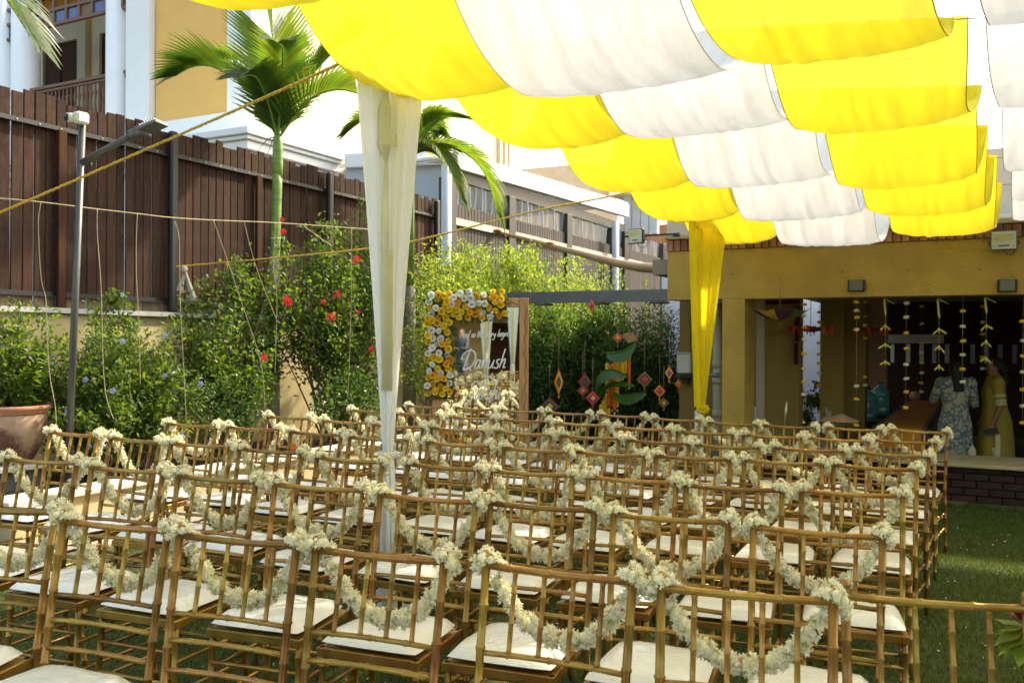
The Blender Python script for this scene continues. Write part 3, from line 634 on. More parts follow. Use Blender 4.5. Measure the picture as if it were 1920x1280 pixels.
# ================================================================== CHAIRS
def node_radii(L, r, sp=.11, off=.04, k=1.22):
    ts = [0]; rs = [r]; p = off
    while p < L-.02:
        for d, q in ((-.0055, 1), (-.0025, k), (.0025, k), (.0055, 1)): ts.append((p+d)/L); rs.append(r*q)
        p += sp
    ts.append(1); rs.append(r); return ts, rs
def bamboo(q, a, b, r, sp=.11, off=.04, bow=(0, 0, 0), n=8, flare=0):
    a = Vector(a); b = Vector(b); L = (b-a).length; ts, rs = node_radii(L, r, sp, off); bw = Vector(bow)
    if sum(abs(x) for x in bow) > 0:
        for x in (.15, .35, .5, .65, .85): 
            ts.append(x); rs.append(r)
        z = sorted(zip(ts, rs)); ts = [c[0] for c in z]; rs = [c[1] for c in z]
    if flare:
        rs[0] *= flare; rs[-1] *= flare; ts.insert(1, .035); rs.insert(1, r); ts.insert(-1, .965); rs.insert(-1, r)
        z = sorted(zip(ts, rs), key=lambda c: c[0]); ts = [c[0] for c in z]; rs = [c[1] for c in z]
    q.tube([a.lerp(b, t)+bw*(4*t*(1-t)) for t in ts], rs, n)
def polyb(q, pts, r, sp=.105, off=.05, n=8):
    pts = [Vector(p) for p in pts]; L = [0]
    for i in range(1, len(pts)): L.append(L[-1]+(pts[i]-pts[i-1]).length)
    ts, rs = node_radii(L[-1], r, sp, off)
    out = []
    for t in ts:
        s = t*L[-1]
        for i in range(1, len(pts)):
            if s <= L[i]+1e-9: out.append(pts[i-1].lerp(pts[i], (s-L[i-1])/(L[i]-L[i-1]))); break
        else: out.append(pts[-1])
    q.tube(out, rs, n)
def part(fn, name, m=None):
    q = MB(); fn(q); return (name, q.mesh(name, m or G['gold']))
CH = []
def rpost(s): return lambda q: (polyb(q, [(s*.195, .235, 0), (s*.193, .200, .22), (s*.190, .183, .45), (s*.192, .215, .66), (s*.195, .262, .895)], .0112, off=.06))
for s in (-1, 1):
    CH.append(part(rpost(s), 'rear_leg'))
    CH.append(part(lambda q, s=s: q.lathe([(.012, -.008), (.013, .0), (.010, .005), (.0132, .012), (.0115, .020), (.006, .025), (0, .026)], (s*.195, .262, .897), 10), 'finial'))
    CH.append(part(lambda q, s=s: polyb(q, [(s*.172, -.155, .435), (s*.180, -.180, 0)], .0110, off=.05), 'front_leg'))
CH.append(part(lambda q: bamboo(q, (-.195, .258, .885), (.195, .258, .885), .0098, bow=(0, .018, -.010), off=.06), 'top_rail'))
yz = lambda z: .183+(.262-.183)*max(0, (z-.45)/.45)**1.2
for x in (-.117, -.039, .039, .117):
    bw = 1-(x/.195)**2
    CH.append(part(lambda q, x=x, bw=bw: bamboo(q, (x, .258+.018*bw, .877-.010*bw), (x, yz(.672)+.015*bw, .676), .0068, sp=.075, off=.05, flare=1.35), 'slat'))
for z, n_ in ((.672, 'back_rail'), (.600, 'back_rail'), (.520, 'back_rail')):
    CH.append(part(lambda q, z=z: bamboo(q, (-.190, yz(z), z), (.190, yz(z), z), .0078, bow=(0, .015, 0), off=.07), n_))
def seat(q):
    for (x0, y0), (x1, y1) in (((-.184, -.17), (.184, -.17)), ((.184, -.17), (.175, .185)), ((.175, .185), (-.175, .185)), ((-.175, .185), (-.184, -.17))):
        d = Vector((x1-x0, y1-y0, 0)); L = d.length; M_ = Matrix.Translation((x0, y0, 0)) @ Matrix.Rotation(math.atan2(d.y, d.x), 4, 'Z'); q.box((-.006, -.002, .418), (L+.002, .022, .448), M=M_, bev=.003)
    q.add([(-.178, -.165, .446), (.178, -.165, .446), (.165, .185, .446), (-.165, .185, .446)], [(0,1,2,3)])
CH.append(part(seat, 'seat_frame'))
def cush(q):
    def f(a, b, top):
        x = (a-.5)*2; y = (b-.5)*2; wv = .181-.013*(b); e = max(0, 1-abs(x)**9)*max(0, 1-abs(y)**9)
        X = x*wv*(1-.04*(abs(y)**4)); Y = .000+y*.172*(1-.04*(abs(x)**4))
        h = (.024*e**.5+.010*e+.003*math.sin(a*9+b*5)*e) if top else -.016*e**.4
        return (X, Y, .466+h)
    q.grid(lambda a, b: f(a, b, True), 12, 12); q.grid(lambda a, b: f(1-a, b, False), 12, 12)
CH.append(part(cush, 'cushion', G['cush']))
for s in (-1, 1):
    for z, a_, b_ in ((.30, -.165, .19), (.19, -.172, .20)):
        CH.append(part(lambda q, s=s, z=z, a_=a_, b_=b_: bamboo(q, (s*.181, a_, z), (s*.188, b_+.01, z), .0072, off=.08), 'stretcher', G['gold']))
CH.append(part(lambda q: bamboo(q, (-.176, -.164, .33), (.176, -.164, .33), .0075, off=.08), 'stretcher'))
CH.append(part(lambda q: bamboo(q, (-.178, -.170, .22), (.178, -.170, .22), .0075, off=.08), 'stretcher'))
CH.append(part(lambda q: bamboo(q, (-.190, .205, .26), (.190, .205, .26), .0075, off=.08), 'stretcher'))
# garlands (one thing each)
def garland(seed):
    r = np.random.default_rng(seed); q = MB()
    dip = .125+.07*r.random(); sk = (r.random()-.5)*.10; pts = []
    def wrap(cx, s):
        sg_ = 1 if cx < 0 else -1
        loop = [(-.020, .02, .862), (-.024, -.012, .888), (-.008, -.022, .905), (.014, -.006, .900), (.010, .026, .884), (-.012, .034, .896), (-.004, .012, .916), (.020, .010, .898), (.030, .028, .880)]
        if cx > 0: loop = loop[::-1]
        for k, (lx, ly, lz) in enumerate(loop):
            pts.append((cx+sg_*lx+r.uniform(-.003, .003), .262+ly, lz+r.uniform(-.004, .004), .0165))
    wrap(-.195, 2.0)
    N_ = 26
    for i in range(1, N_):
        t = i/N_; tt = t+sk*4*t*(1-t); x = -.195+.39*t
        z = .868-dip*(1-abs(2*tt-1)**2.2)
        pts.append((x, .290+.022*4*t*(1-t), z, (.0185 if seed % 2 else .0215)+.004*math.sin(i*1.7+seed)))
    wrap(.195, .5)
    gap = seed % 3 == 1
    q.tube([(p[0], p[1], p[2]) for p in pts], .0025, 4, 1)
    for i, (x, y, z, rad) in enumerate(pts):
        if gap and i in (14, 15): continue
        n = int(20 if 9 <= i < 34 else 22)
        q.ell((x, y, z), (rad*.72,)*3, 3 if i % 3 else 0, n=7)
        for k in range(n):
            d = r.normal(size=3); d /= np.linalg.norm(d)
            p = np.array([x, y, z])+r.uniform(-.004, .004, 3)+d*rad*.70
            L = rad*r.uniform(.42, .66); u = np.cross(d, r.normal(size=3)); u /= np.linalg.norm(u); v = np.cross(d, u)
            mi = 2 if r.random() < .007 else (1 if r.random() < .09 else 0)
            vs = [p]; fs = []
            w_ = L*.62
            np_ = 5; tip = p+d*L
            for j in range(np_):
                a = 2*math.pi*j/np_+r.random()*.4; a2 = a+2*math.pi/np_*.45; a0 = a-2*math.pi/np_*.45
                dirj = u*math.cos(a)+v*math.sin(a)
                vs += [p+d*L*.50+(u*math.cos(a0)+v*math.sin(a0))*w_*.85, p+d*L*(.80)+dirj*w_*1.55, p+d*L*.50+(u*math.cos(a2)+v*math.sin(a2))*w_*.85]
                b = 1+3*j; fs += [(0, b, b+1, b+2)]
            q.add(vs, fs, mi)
    return q.mesh('garland', [G['petal'], G['petalgreen'], G['petalred'], G['petalcore']])
GM = [garland(s) for s in range(6)]
CHAIRS = {'A': [(-2.818, 1.836, 16.2), (-2.312, 1.861, 8.3), (-1.87, 1.917, 8.5), (-1.431, 1.985, 6.2), (-0.951, 2.075, 4.2), (-0.497, 2.138, 10.8), (-0.104, 2.312, 13.5)], 'B': [(-3.745, 2.633, 10.3), (-3.25, 2.676, 6.5), (-2.771, 2.711, 6.0), (-2.292, 2.778, 9.0), (-1.82, 2.814, 6.5), (-1.397, 2.908, 7.4), (-0.935, 2.959, 6.5), (-0.475, 3.001, 4.5)], 'C': [(-4.66, 3.472, 2.5), (-4.163, 3.477, -0.1), (-3.708, 3.528, 7.2), (-3.239, 3.542, 5.0), (-2.706, 3.51, 0.0), (-2.228, 3.581, 0.7), (-1.8, 3.65, 6.0), (-1.353, 3.724, 4.9), (-0.921, 3.77, 7.4), (-0.487, 3.932, 8.8)], 'D': [(-4.593, 4.291, 7.3), (-4.152, 4.387, 8.2), (-3.643, 4.387, 0.8), (-3.179, 4.393, 7.7), (-2.663, 4.441, 4.9), (-2.19, 4.48, 1.4), (-1.784, 4.562, 1.8), (-1.368, 4.692, 5.9), (-0.924, 4.81, 4.7), (-0.492, 4.885, 2.9)], 'E': [(-4.547, 5.159, 1.6), (-4.016, 5.162, 3.2), (-3.556, 5.142, 3.6), (-3.145, 5.229, 5.1), (-2.666, 5.271, 1.5), (-2.216, 5.327, 1.6), (-1.779, 5.356, 0.5), (-1.361, 5.384, -0.9), (-0.921, 5.54, 4.2), (-0.474, 5.606, -4.3)], 'F': [(-4.513, 6.12, 2.8), (-4.043, 6.122, 1.6), (-3.549, 6.137, -0.4), (-3.111, 6.178, 4.6), (-2.648, 6.184, 2.0), (-2.154, 6.155, 0.9), (-1.713, 6.18, -1.9), (-1.271, 6.247, -4.1), (-0.86, 6.306, -3.8), (-0.474, 6.479, -0.5)], 'G': [(-4.469, 6.906, -0.3), (-4.024, 6.997, -2.8), (-3.583, 7.055, -3.2), (-3.158, 7.099, 1.0), (-2.706, 7.196, -1.3), (-2.212, 7.144, -0.6), (-1.742, 7.074, -4.1), (-1.327, 7.151, -1.1), (-0.875, 7.278, -4.5), (-0.443, 7.448, -4.2)], '0': [(-1.035, 0.92, 6)]}
ORD = ['first', 'second', 'third', 'fourth', 'fifth', 'sixth', 'seventh', 'eighth', 'ninth', 'tenth', 'eleventh']
ROWN = {'0': 'row cut off at the bottom edge', 'A': 'nearest row', 'B': 'second row from the front', 'C': 'third row from the front', 'D': 'middle row', 'E': 'third row from the back', 'F': 'second row from the back', 'G': 'farthest row'}
gi = 0
for rn, lst in CHAIRS.items():
    n = len(lst)
    for i, (x, y, yaw) in enumerate(lst):
        o_ = ('leftmost' if i == 0 else 'rightmost' if i == n-1 else ORD[i]+' from the left') if n > 1 else 'only one'
        yr = R_(yaw); ox, oy = x+.262*math.sin(yr), y-.262*math.cos(yr)
        c = thing('banquet_chair', 'gold bamboo-style chair, %s in the %s' % (o_, ROWN[rn]), 'chair', (ox, oy, zg(ox, oy)), yr, 'gold banquet chairs set in rows on the lawn')
        c.rotation_euler = (random.uniform(-.008, .008), random.uniform(-.006, .006), yr)
        for nm, me_ in CH: link(nm, me_, c, local=True)
        if rn == '0' or (rn == 'A' and i == n-1): continue
        g_ = link('flower_garland', GM[(gi*5+i) % 6], label='cream garland on the %s chair, %s' % (o_.replace('from the left', 'from left'), ROWN[rn]), cat='garland', group='flower garlands swagged across the chair backs')
        g_.location = c.location; g_.rotation_euler = c.rotation_euler; gi += 1
        if random.random() < .5: 
            g_.scale = (-1, 1, 1)
# rose posy tied at the right edge
px = P(1926, 1150, 2.12)
t = thing('rose_posy', 'dark red rose with green leaves tied to the nearest right chair', 'flowers', tuple(px))
def rose(q, R=.03, mi=0, seed=0):
    r = random.Random(seed)
    for ring, (n, rr, h, op) in enumerate(((3, .30, .95, .12), (4, .55, .85, .35), (5, .85, .62, .75), (6, 1.0, .35, 1.15))):
        for k in range(n):
            a0 = 2*math.pi*(k+.5*ring)/n+r.uniform(-.2, .2); wd = 2*math.pi/n*.68
            def f(a, b):
                ang = a0+(a-.5)*2*wd; rad = R*rr*(.35+.65*b**.6)*(1+.12*b*op); z = R*(-.45+b*(h+.3)-.35*op*b*b*(1-.3*(2*a-1)**2))
                return (rad*math.cos(ang), rad*math.sin(ang), z)
            q.grid(f, 3, 3, mi)
    return q
q = rose(MB(), .035, 0, 3); q.build('bloom', mat('wine_rose', (.16, .01, .03), .55), t, local=True)
q = MB()
for k in range(16):
    a = random.uniform(2.0, 5.2); d = Vector((math.cos(a), math.sin(a)*.6, random.uniform(-1.5, .1))).normalized(); p0 = Vector((0, 0, -.03)); L = random.uniform(.05, .10)
    sd_ = d.cross(Vector((0, 0, 1))).normalized()*L*.28; q.add([tuple(p0), tuple(p0+d*L*.5+sd_), tuple(p0+d*L), tuple(p0+d*L*.5-sd_)], [(0,1,2),(0,2,3)])
q.build('foliage', G['leaflight'], t, local=True)

# ================================================================== VEGETATION
def leaves(q, P0, D, L, W, mi=0, fold=.25, droop=.0):
    n = len(P0); Z = np.array([0, 0, 1.0]); D = D/np.linalg.norm(D, axis=1, keepdims=True)
    S = np.cross(D, Z+rng.normal(0, .35, (n, 3))); S /= np.linalg.norm(S, axis=1, keepdims=True)+1e-9; U = np.cross(S, D)
    L = L[:, None]; W = W[:, None]
    mid = P0+D*L*.45; tip = P0+D*L-Z*L*droop
    V = np.stack([P0, mid+S*W+U*W*fold, tip, mid-S*W+U*W*fold], 1).reshape(-1, 3)
    F_ = []
    for i in range(n):
        b = 4*i; F_ += [(b, b+1, b+2), (b, b+2, b+3)]
    q.add(V, F_, mi)
def shrub(name, label, base, ctr, rad, nb, nl, ls, lw, mt, stem=.012, seed=1, spread=.06, up=.35, flowers=None, cat='shrub', group=None, inner=.35, barkm=None, bot=-1.0):
    r = np.random.default_rng(seed); t = thing(name, label, cat, base, group=group)
    base = np.array(base); ctr = np.array(ctr); rad = np.array(rad); qb = MB(); PP = []; DD = []; ends = []
    mains = [base+np.array([r.uniform(-.18, .18)*rad[0]*2, r.uniform(-.18, .18)*rad[1]*2, 0]) for _ in range(max(4, nb//16))]
    for k in range(nb):
        d = r.normal(size=3); d /= np.linalg.norm(d); d[2] = max(d[2], bot)
        e = ctr+d*rad*(inner+(1-inner)*r.random()**.45)*(1+.16*r.normal()); b0 = mains[r.integers(len(mains))]
        c_ = b0*.5+e*.5+np.array([r.uniform(-.1, .1), r.uniform(-.1, .1), .1+.25*r.random()])*rad
        ts = np.linspace(0, 1, 9)[:, None]; pts = (1-ts)**2*b0+2*ts*(1-ts)*c_+ts**2*e
        if k % 3 == 0 or stem < .006: qb.tube([tuple(p) for p in pts], list(np.linspace(stem, stem*.25, 9)), 4, cap=False)
        n = int(nl*(.6+.8*r.random())); tt = 1-.5*r.random(n)**1.5
        pp = (1-tt[:, None])**2*b0+2*tt[:, None]*(1-tt[:, None])*c_+tt[:, None]**2*e+r.normal(0, spread, (n, 3))*(1.15-tt[:, None]*.5)
        ax = e-c_; ax /= np.linalg.norm(ax); dd = r.normal(size=(n, 3))+ax*.8+np.array([0, 0, up]); PP.append(pp); DD.append(dd); ends.append(e)
    qb.build('trunk', barkm or G['bark'], t)
    PP = np.concatenate(PP); DD = np.concatenate(DD); n = len(PP); q = MB()
    sz = r.uniform(.55, 1.25, n)
    leaves(q, PP, DD, ls*sz, lw*sz, droop=.15); q.build('foliage', mt, t, kind='stuff')
    return t, ends
bed = lambda x, y: .24
leafy = [
 # name,label, base u,v,X, ctr..., computed below
]
def plX(u, v, X): return np.array(pX(u, v, X))
def bush(name, label, u0, u1, vt, vb, X, nb, nl, ls, lw, mt, depth=.5, zb=.24, **kw):
    c = pX((u0+u1)/2, (vt+vb)/2, X); a = pX(u0, vb, X); b = pX(u1, vb, X); top = pX((u0+u1)/2, vt, X)
    ry = abs(b.y-a.y)/2; rz = (top.z-c.z)
    return shrub(name, label, (X, c.y, zb), (X, c.y, c.z), (depth, ry, rz), nb, nl, ls, lw, mt, **kw)
HF_ = []
t1, e1 = bush('plumbago_bush', 'dense dark green bush with pale blue flowers behind the grey pole', 85, 355, 605, 850, -6.85, 250, 78, .062, .014, G['leafmid'], depth=.55, seed=3, spread=.055, bot=-1)
t2, e2 = bush('plumbago_spire', 'slender upright leafy shoot rising above the bush at the wall', 165, 265, 525, 760, -7.2, 40, 90, .055, .014, G['leafmid'], depth=.15, seed=4, spread=.035)
t3, e3 = bush('leafy_bush', 'light leafy bush behind the big clay pot at the left edge', -60, 110, 560, 780, -7.35, 90, 60, .062, .015, G['leafmid'], depth=.35, seed=5, spread=.06, zb=.45)
t4, e4 = bush('hibiscus_bush', 'open branching hibiscus bush with visible stems left of the palm stem', 340, 540, 470, 800, -7.1, 120, 85, .062, .019, G['leafmid'], depth=.45, seed=6, spread=.08, inner=.5, stem=.016, bot=-.5)
t4b, e4b = bush('low_shrub', 'low dark shrub at the kerb below the open hibiscus', 320, 520, 690, 830, -6.7, 60, 40, .05, .015, G['leafdark'], depth=.3, seed=61, spread=.06, inner=.4)
t5, e5 = bush('hibiscus_bush', 'tall hibiscus bush with red flowers left of the white drape', 525, 745, 415, 720, -6.9, 170, 90, .064, .020, G['leafmid'], depth=.5, seed=7, spread=.085, inner=.4, stem=.018, bot=-.6)
t5b, e5b = bush('low_shrub', 'dark low shrub with broad leaves under the red hibiscus', 560, 740, 680, 790, -6.6, 45, 36, .07, .022, G['leafdark'], depth=.3, seed=71, spread=.07, inner=.4)
t6, e6 = bush('hibiscus_bush', 'sunlit yellowish leafy bush between white drape and mirror sign', 765, 850, 440, 740, -6.6, 60, 60, .055, .018, G['leaflight'], depth=.4, seed=8, spread=.08, inner=.4)
t7, e7 = bush('willowy_shrub', 'bright yellow-green willowy shrub rising above the mirror', 800, 945, 450, 640, -7.2, 120, 110, .095, .014, G['leaflight'], depth=.5, seed=9, spread=.09, up=.8, inner=.3)
t8, e8 = bush('willowy_shrub', 'bright narrow-leaved shrub above the left part of the grey beam', 915, 1050, 460, 660, -7.0, 130, 110, .095, .014, G['leaflight'], depth=.5, seed=10, spread=.10, up=.8, inner=.3)
t9, e9 = bush('willowy_shrub', 'loose narrow-leaved shrub in front of the verandah curtains', 1020, 1170, 475, 660, -6.9, 90, 100, .095, .014, G['leaflight'], depth=.5, seed=11, spread=.12, up=.7, inner=.25)
def hedge(name, label, u0, u1, vt, vb, Y, nb, nl, ls, lw, mt, **kw):
    a = pY(u0, vb, Y); b = pY(u1, vb, Y); c = pY((u0+u1)/2, (vt+vb)/2, Y); tp_ = pY((u0+u1)/2, vt, Y)
    return shrub(name, label, (c.x, Y, -.1), (c.x, Y, c.z), ((b.x-a.x)/2, .55, tp_.z-c.z), nb, nl, ls, lw, mt, **kw)
hedge('bamboo_hedge', 'dark fine-leaved hedge directly right of the mirror sign', 965, 1110, 565, 830, 10.9, 230, 110, .085, .013, G['leafdark'], seed=12, spread=.10, inner=.25)
hedge('bamboo_hedge', 'dark fine-leaved hedge behind the hanging marigold strings', 1070, 1200, 562, 830, 11.1, 220, 110, .085, .013, G['leafdark'], seed=13, spread=.10, inner=.25)
th_, eh = hedge('flowering_hedge', 'small-leaved hedge with tiny pink flowers left of the hall column', 1165, 1290, 565, 800, 11.5, 220, 130, .040, .012, G['leafdark'], seed=14, spread=.09, inner=.25)
hedge('dark_hedge', 'deep green low foliage under the banana leaves', 985, 1270, 700, 860, 11.6, 110, 70, .07, .016, G['leafdark'], seed=15, spread=.10, inner=.2)
for u0, u1, vt, X, sd in ((1168, 1180, 500, -6.4, 1), (1205, 1222, 505, -6.0, 2), (1232, 1246, 508, -5.8, 3)):
    bush('slender_shoot', ['upright thin leafy shoot right of the light blue downpipe', 'upright thin shoot with pink flowers below the tan pole', 'dark thin shoot beside the hall wall below the tan pole'][sd-1], u0, u1, vt, 640, X, 6, 60, .05, .012, G['leafmid'], depth=.06, seed=40+sd, spread=.03)
# blossoms on bushes
def blooms(t, ends, n, R, mt, nm, seed=0, front=True, shape='star'):
    r = random.Random(seed); es = sorted(ends, key=lambda e: -e[0]+e[1]*.2)[:max(n*3, 10)]; q = MB()
    if shape == 'star':
        for k in range(5):
            a = 2*math.pi*k/5; q.grid(lambda i, j: ((.15+j)*R*math.cos(a+(i-.5)*1.1*(1-.3*j)), (.15+j)*R*math.sin(a+(i-.5)*1.1*(1-.3*j)), R*.35*j-R*.2*j*j+.1*R*math.sin(i*6)), 3, 3)
        q.tube([(0, 0, 0), (0, 0, R*.9)], R*.06, 5)
    me_ = q.mesh(nm, mt)
    for e in r.sample(es, min(n, len(es))):
        o = link(nm, me_, t, local=True); o.location = Vector(e)+Vector((.06, -.05, 0))-t.location
        o.rotation_euler = Vector((r.uniform(-.3, .9), r.uniform(-1.2, -.2)*-1, r.uniform(-.5, .5))).normalized().to_track_quat('Z', 'Y').to_euler() if False else Euler_(Vector((.45+r.uniform(-.3, .3), -.85+r.uniform(-.3, .3), .2+r.uniform(-.3, .4))))
from mathutils import Euler
def Euler_(v): return v.normalized().to_track_quat('Z', 'Y').to_euler()
redm = leafmat('hibiscus_red', (.62, .015, .03), (.7, .02, .03), .5, .15, .35, .01)
bluem = leafmat('plumbago_blue', (.34, .32, .72), (.4, .4, .8), .6, .1, .3, .01)
pinkm = leafmat('pink_blossom', (.62, .18, .30), (.7, .2, .3), .6, .15, .3, .01)
blooms(t5, e5, 3, .045, redm, 'flower', 1); blooms(t4, e4, 1, .035, redm, 'flower', 2)
blooms(t1, e1, 12, .022, bluem, 'flower', 3); blooms(t2, e2, 3, .02, bluem, 'flower', 4); blooms(t3, e3, 3, .02, bluem, 'flower', 5); blooms(th_, eh, 26, .018, pinkm, 'flower', 6)
# measured big red hibiscus blooms
q = MB(); R = .06
for k in range(5):
    a = 2*math.pi*k/5; q.grid(lambda i, j: ((.12+j)*R*math.cos(a+(i-.5)*1.25*(1-.3*j)), (.12+j)*R*math.sin(a+(i-.5)*1.25*(1-.3*j)), R*.5*j-R*.35*j*j+.1*R*math.sin(i*6)), 4, 4)
q.tube([(0, 0, 0), (.005, 0, R*1.2)], R*.07, 5); hib = q.mesh('flower', redm)
for u, v in ((530, 434), (528, 412), (671, 586), (696, 655), (537, 561), (541, 567), (606, 566)):
    o = link('flower', hib, t5, local=True); p = pX(u, v, -6.45); o.location = p-t5.location; o.rotation_euler = Euler_(Vector((.5, -.8, random.uniform(-.1, .5)))); o.scale = (random.uniform(.4, .62),)*3
# strap leaves (low, behind the chairs)
t = thing('strap_leaf_plant', 'clump of long strap leaves low behind the chairs left of the drape', 'plant', (-6.4, 8.2, .24))
for k in range(12):
    a = random.uniform(0, 6.28); L = random.uniform(.4, .7); b0 = Vector((-6.5+random.uniform(-.1, .1), 8.2+random.uniform(-.7, .7), .24)); q = MB()
    def f(i, j): 
        r_ = L*j*.5; return (b0.x+math.cos(a)*r_+math.sin(a)*(i-.5)*.06*(1-j**3), b0.y+math.sin(a)*r_-math.cos(a)*(i-.5)*.06*(1-j**3), b0.z+L*(j-.5*j*j)+.01*abs(i-.5))
    q.grid(f, 2, 8); q.build('leaf', G['leafdark'], t)
# ------------------------------------------------------------------ palms
RT = Vector((cs, sn, 0)); VW = Vector((-sn, cs, 0)); UP = Vector((0, 0, 1))
def frond(parent, base, pts2, L_leaf, n=46, mt=None, nm='frond', tw=0.0, hang=.35, seed=0, wid=.018, both=True):
    """pts2: list of (right, up, away) metres from the crown"""
    r = random.Random(seed); P_ = [base+RT*a+UP*b+VW*c for a, b, c in pts2]
    def cur(t):
        s = t*(len(P_)-1); i = min(int(s), len(P_)-2); f_ = s-i
        p0 = P_[max(i-1, 0)]; p1 = P_[i]; p2 = P_[i+1]; p3 = P_[min(i+2, len(P_)-1)]
        return .5*((2*p1)+(p2-p0)*f_+(2*p0-5*p1+4*p2-p3)*f_*f_+(3*p1-p0-3*p2+p3)*f_**3)
    q = MB(); q.tube([cur(k/12) for k in range(13)], list(np.linspace(.016, .004, 13)), 6)
    st = q.build('rachis', G['palmstem'], parent)
    q = MB()
    for k in range(n):
        t = .10+.90*k/(n-1); p = cur(t); tg = (cur(min(1, t+.02))-cur(max(0, t-.02))).normalized()
        nrm = tg.cross(UP); 
        if nrm.length < .15: nrm = RT.copy()
        nrm.normalize(); up = nrm.cross(tg).normalized()
        Ll = L_leaf*(math.sin(math.pi*(.12+.80*t))**.6)*(.9+.2*r.random())
        for s in ((-1, 1) if both else (1,)):
            d = (nrm*s*math.cos(.75*t)+tg*(.55+.9*t)+up*(.30+tw)).normalized()
            a = p; pts = []; dd = d.copy()
            for j in range(5):
                pts.append(a); a = a+dd*Ll/4; dd = (dd+Vector((0, 0, -hang*(.16+.10*j)))).normalized()
            wd = [wid*.5, wid, wid*.95, wid*.6, .001]; sdv = (tg*1.0).cross(d).cross(d).normalized()
            vs = []
            for j in range(5):
                vs += [pts[j]+sdv*wd[j], pts[j]+up*wd[j]*.35, pts[j]-sdv*wd[j]]
            fs = []
            for j in range(4):
                b = 3*j; fs += [(b, b+3, b+4, b+1), (b+1, b+4, b+5, b+2)]
            q.add([tuple(v) for v in vs], fs)
    q.build('leaflets', mt or G['palm'], parent if False else st, local=True) if False else q.build('frond', mt or G['palm'], parent)
PXX = -7.25
pb_ = pX(512, 770, PXX); cr = pX(519, 262, PXX); 
palm = thing('palm_tree', 'green-stemmed palm tree in front of the fence left of the white drape', 'palm tree', (pb_.x, pb_.y, .24))
q = MB(); zs = [.2, .6, 1.0, 1.4, 1.9, 2.4]; q.tube([(pb_.x+.02*math.sin(z), pb_.y, z) for z in zs], [.085, .07, .065, .062, .06, .058], 14); q.build('trunk', G['greytrunk'], palm)
top = cr.z; q = MB(); pts = []; rs = []; z = 2.25
q.tube([(pb_.x+(cr.x-pb_.x)*k/8, pb_.y+(cr.y-pb_.y)*k/8, 1.75+(top-.35-1.75)*k/8) for k in range(9)], [.056]*9, 14)
q.build('green_stem', G['palmstem'], palm)
for z in (1.9, 2.12, 2.4, 2.62):
    f_ = (z-1.75)/(top-2.1); q = MB(); c = Vector((pb_.x+(cr.x-pb_.x)*f_, pb_.y+(cr.y-pb_.y)*f_, z)); q.tube([c, c+UP*.012], .0585, 14); q.build('ring', G['ivory'], palm)
q = MB(); q.tube([cr-UP*.45, cr-UP*.3, cr-UP*.05, cr+UP*.15], [.056, .062, .055, .03], 14); q.build('crownshaft', G['palmstem'], palm)
fr = [([(0,-.05,0),(-.02,.5,0),(-.06,1.0,.05),(-.15,1.5,.05),(-.25,1.9,.0)], .60, .28), ([(0,0,0),(-.30,.50,-.05),(-.72,.78,-.1),(-1.0,.80,-.15),(-1.22,.68,-.2)], .50, .45),
      ([(0,0,0),(.30,.40,-.1),(.60,.55,-.1),(.90,.45,-.1),(1.12,.05,-.05)], .50, .8), ([(0,0,0),(.22,.60,.1),(.50,1.05,.2),(.80,1.3,.2)], .45, .5),
      ([(0,0,0),(-.15,.6,.3),(-.45,1.0,.5),(-.9,1.15,.7)], .42, .4), ([(0,0,0),(.1,.5,-.3),(.2,.8,-.7),(.25,.75,-1.1)], .40, .7), ([(0,.0,0),(-.05,.35,-.25),(-.1,.55,-.6),(-.2,.45,-.9)], .38, .8)]
for k, (a, L, hg) in enumerate(fr): frond(palm, cr, [(x*(.90 if x < 0 else 1.14), y_, z_) for x, y_, z_ in a], L*1.22, n=44, mt=G['palm'], seed=k, hang=hg*.75, wid=.022, tw=.12)
q = MB()
for (dx, dz, L) in ((-.25, -.25, .5), (-.12, -.4, .6)):
    q.tube([cr+UP*.05, cr+RT*dx*.5+UP*.0, cr+RT*dx-UP*.1+UP*dz*.2], [.012, .006, .001], 5)
q.build('spear', G['palm'], palm)
# second palm behind the drape
P2X = -6.9; b2 = pX(768, 760, P2X); c2 = pX(768, 290, P2X); palm2 = thing('palm_tree', 'palm tree mostly hidden behind the white drape with drooping sunlit fronds', 'palm tree', (b2.x, b2.y, .24))
q = MB(); q.tube([(b2.x, b2.y, .2), (b2.x, b2.y, 1.2), (b2.x, b2.y, 2.2)], [.10, .085, .075], 14); q.build('trunk', G['greytrunk'], palm2)
q = MB(); q.tube([(b2.x, b2.y, 2.2), (b2.x, b2.y, c2.z)], [.06, .05], 14); q.build('green_stem', G['palmstem'], palm2)
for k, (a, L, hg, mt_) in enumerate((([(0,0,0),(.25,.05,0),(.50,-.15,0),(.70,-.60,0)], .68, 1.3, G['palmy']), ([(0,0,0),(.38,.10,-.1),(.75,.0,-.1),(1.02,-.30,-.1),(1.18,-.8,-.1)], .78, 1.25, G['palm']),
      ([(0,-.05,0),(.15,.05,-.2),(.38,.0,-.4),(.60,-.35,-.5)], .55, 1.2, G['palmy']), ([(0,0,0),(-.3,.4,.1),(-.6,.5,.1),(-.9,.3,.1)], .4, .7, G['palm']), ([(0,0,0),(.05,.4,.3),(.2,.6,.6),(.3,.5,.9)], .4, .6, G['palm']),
      ([(0,0,0),(.20,.30,-.1),(.42,.45,-.2),(.75,.42,-.3)], .45, .8, G['palm']))): frond(palm2, c2, a, L, n=46, mt=mt_, seed=20+k, hang=hg, wid=.020)
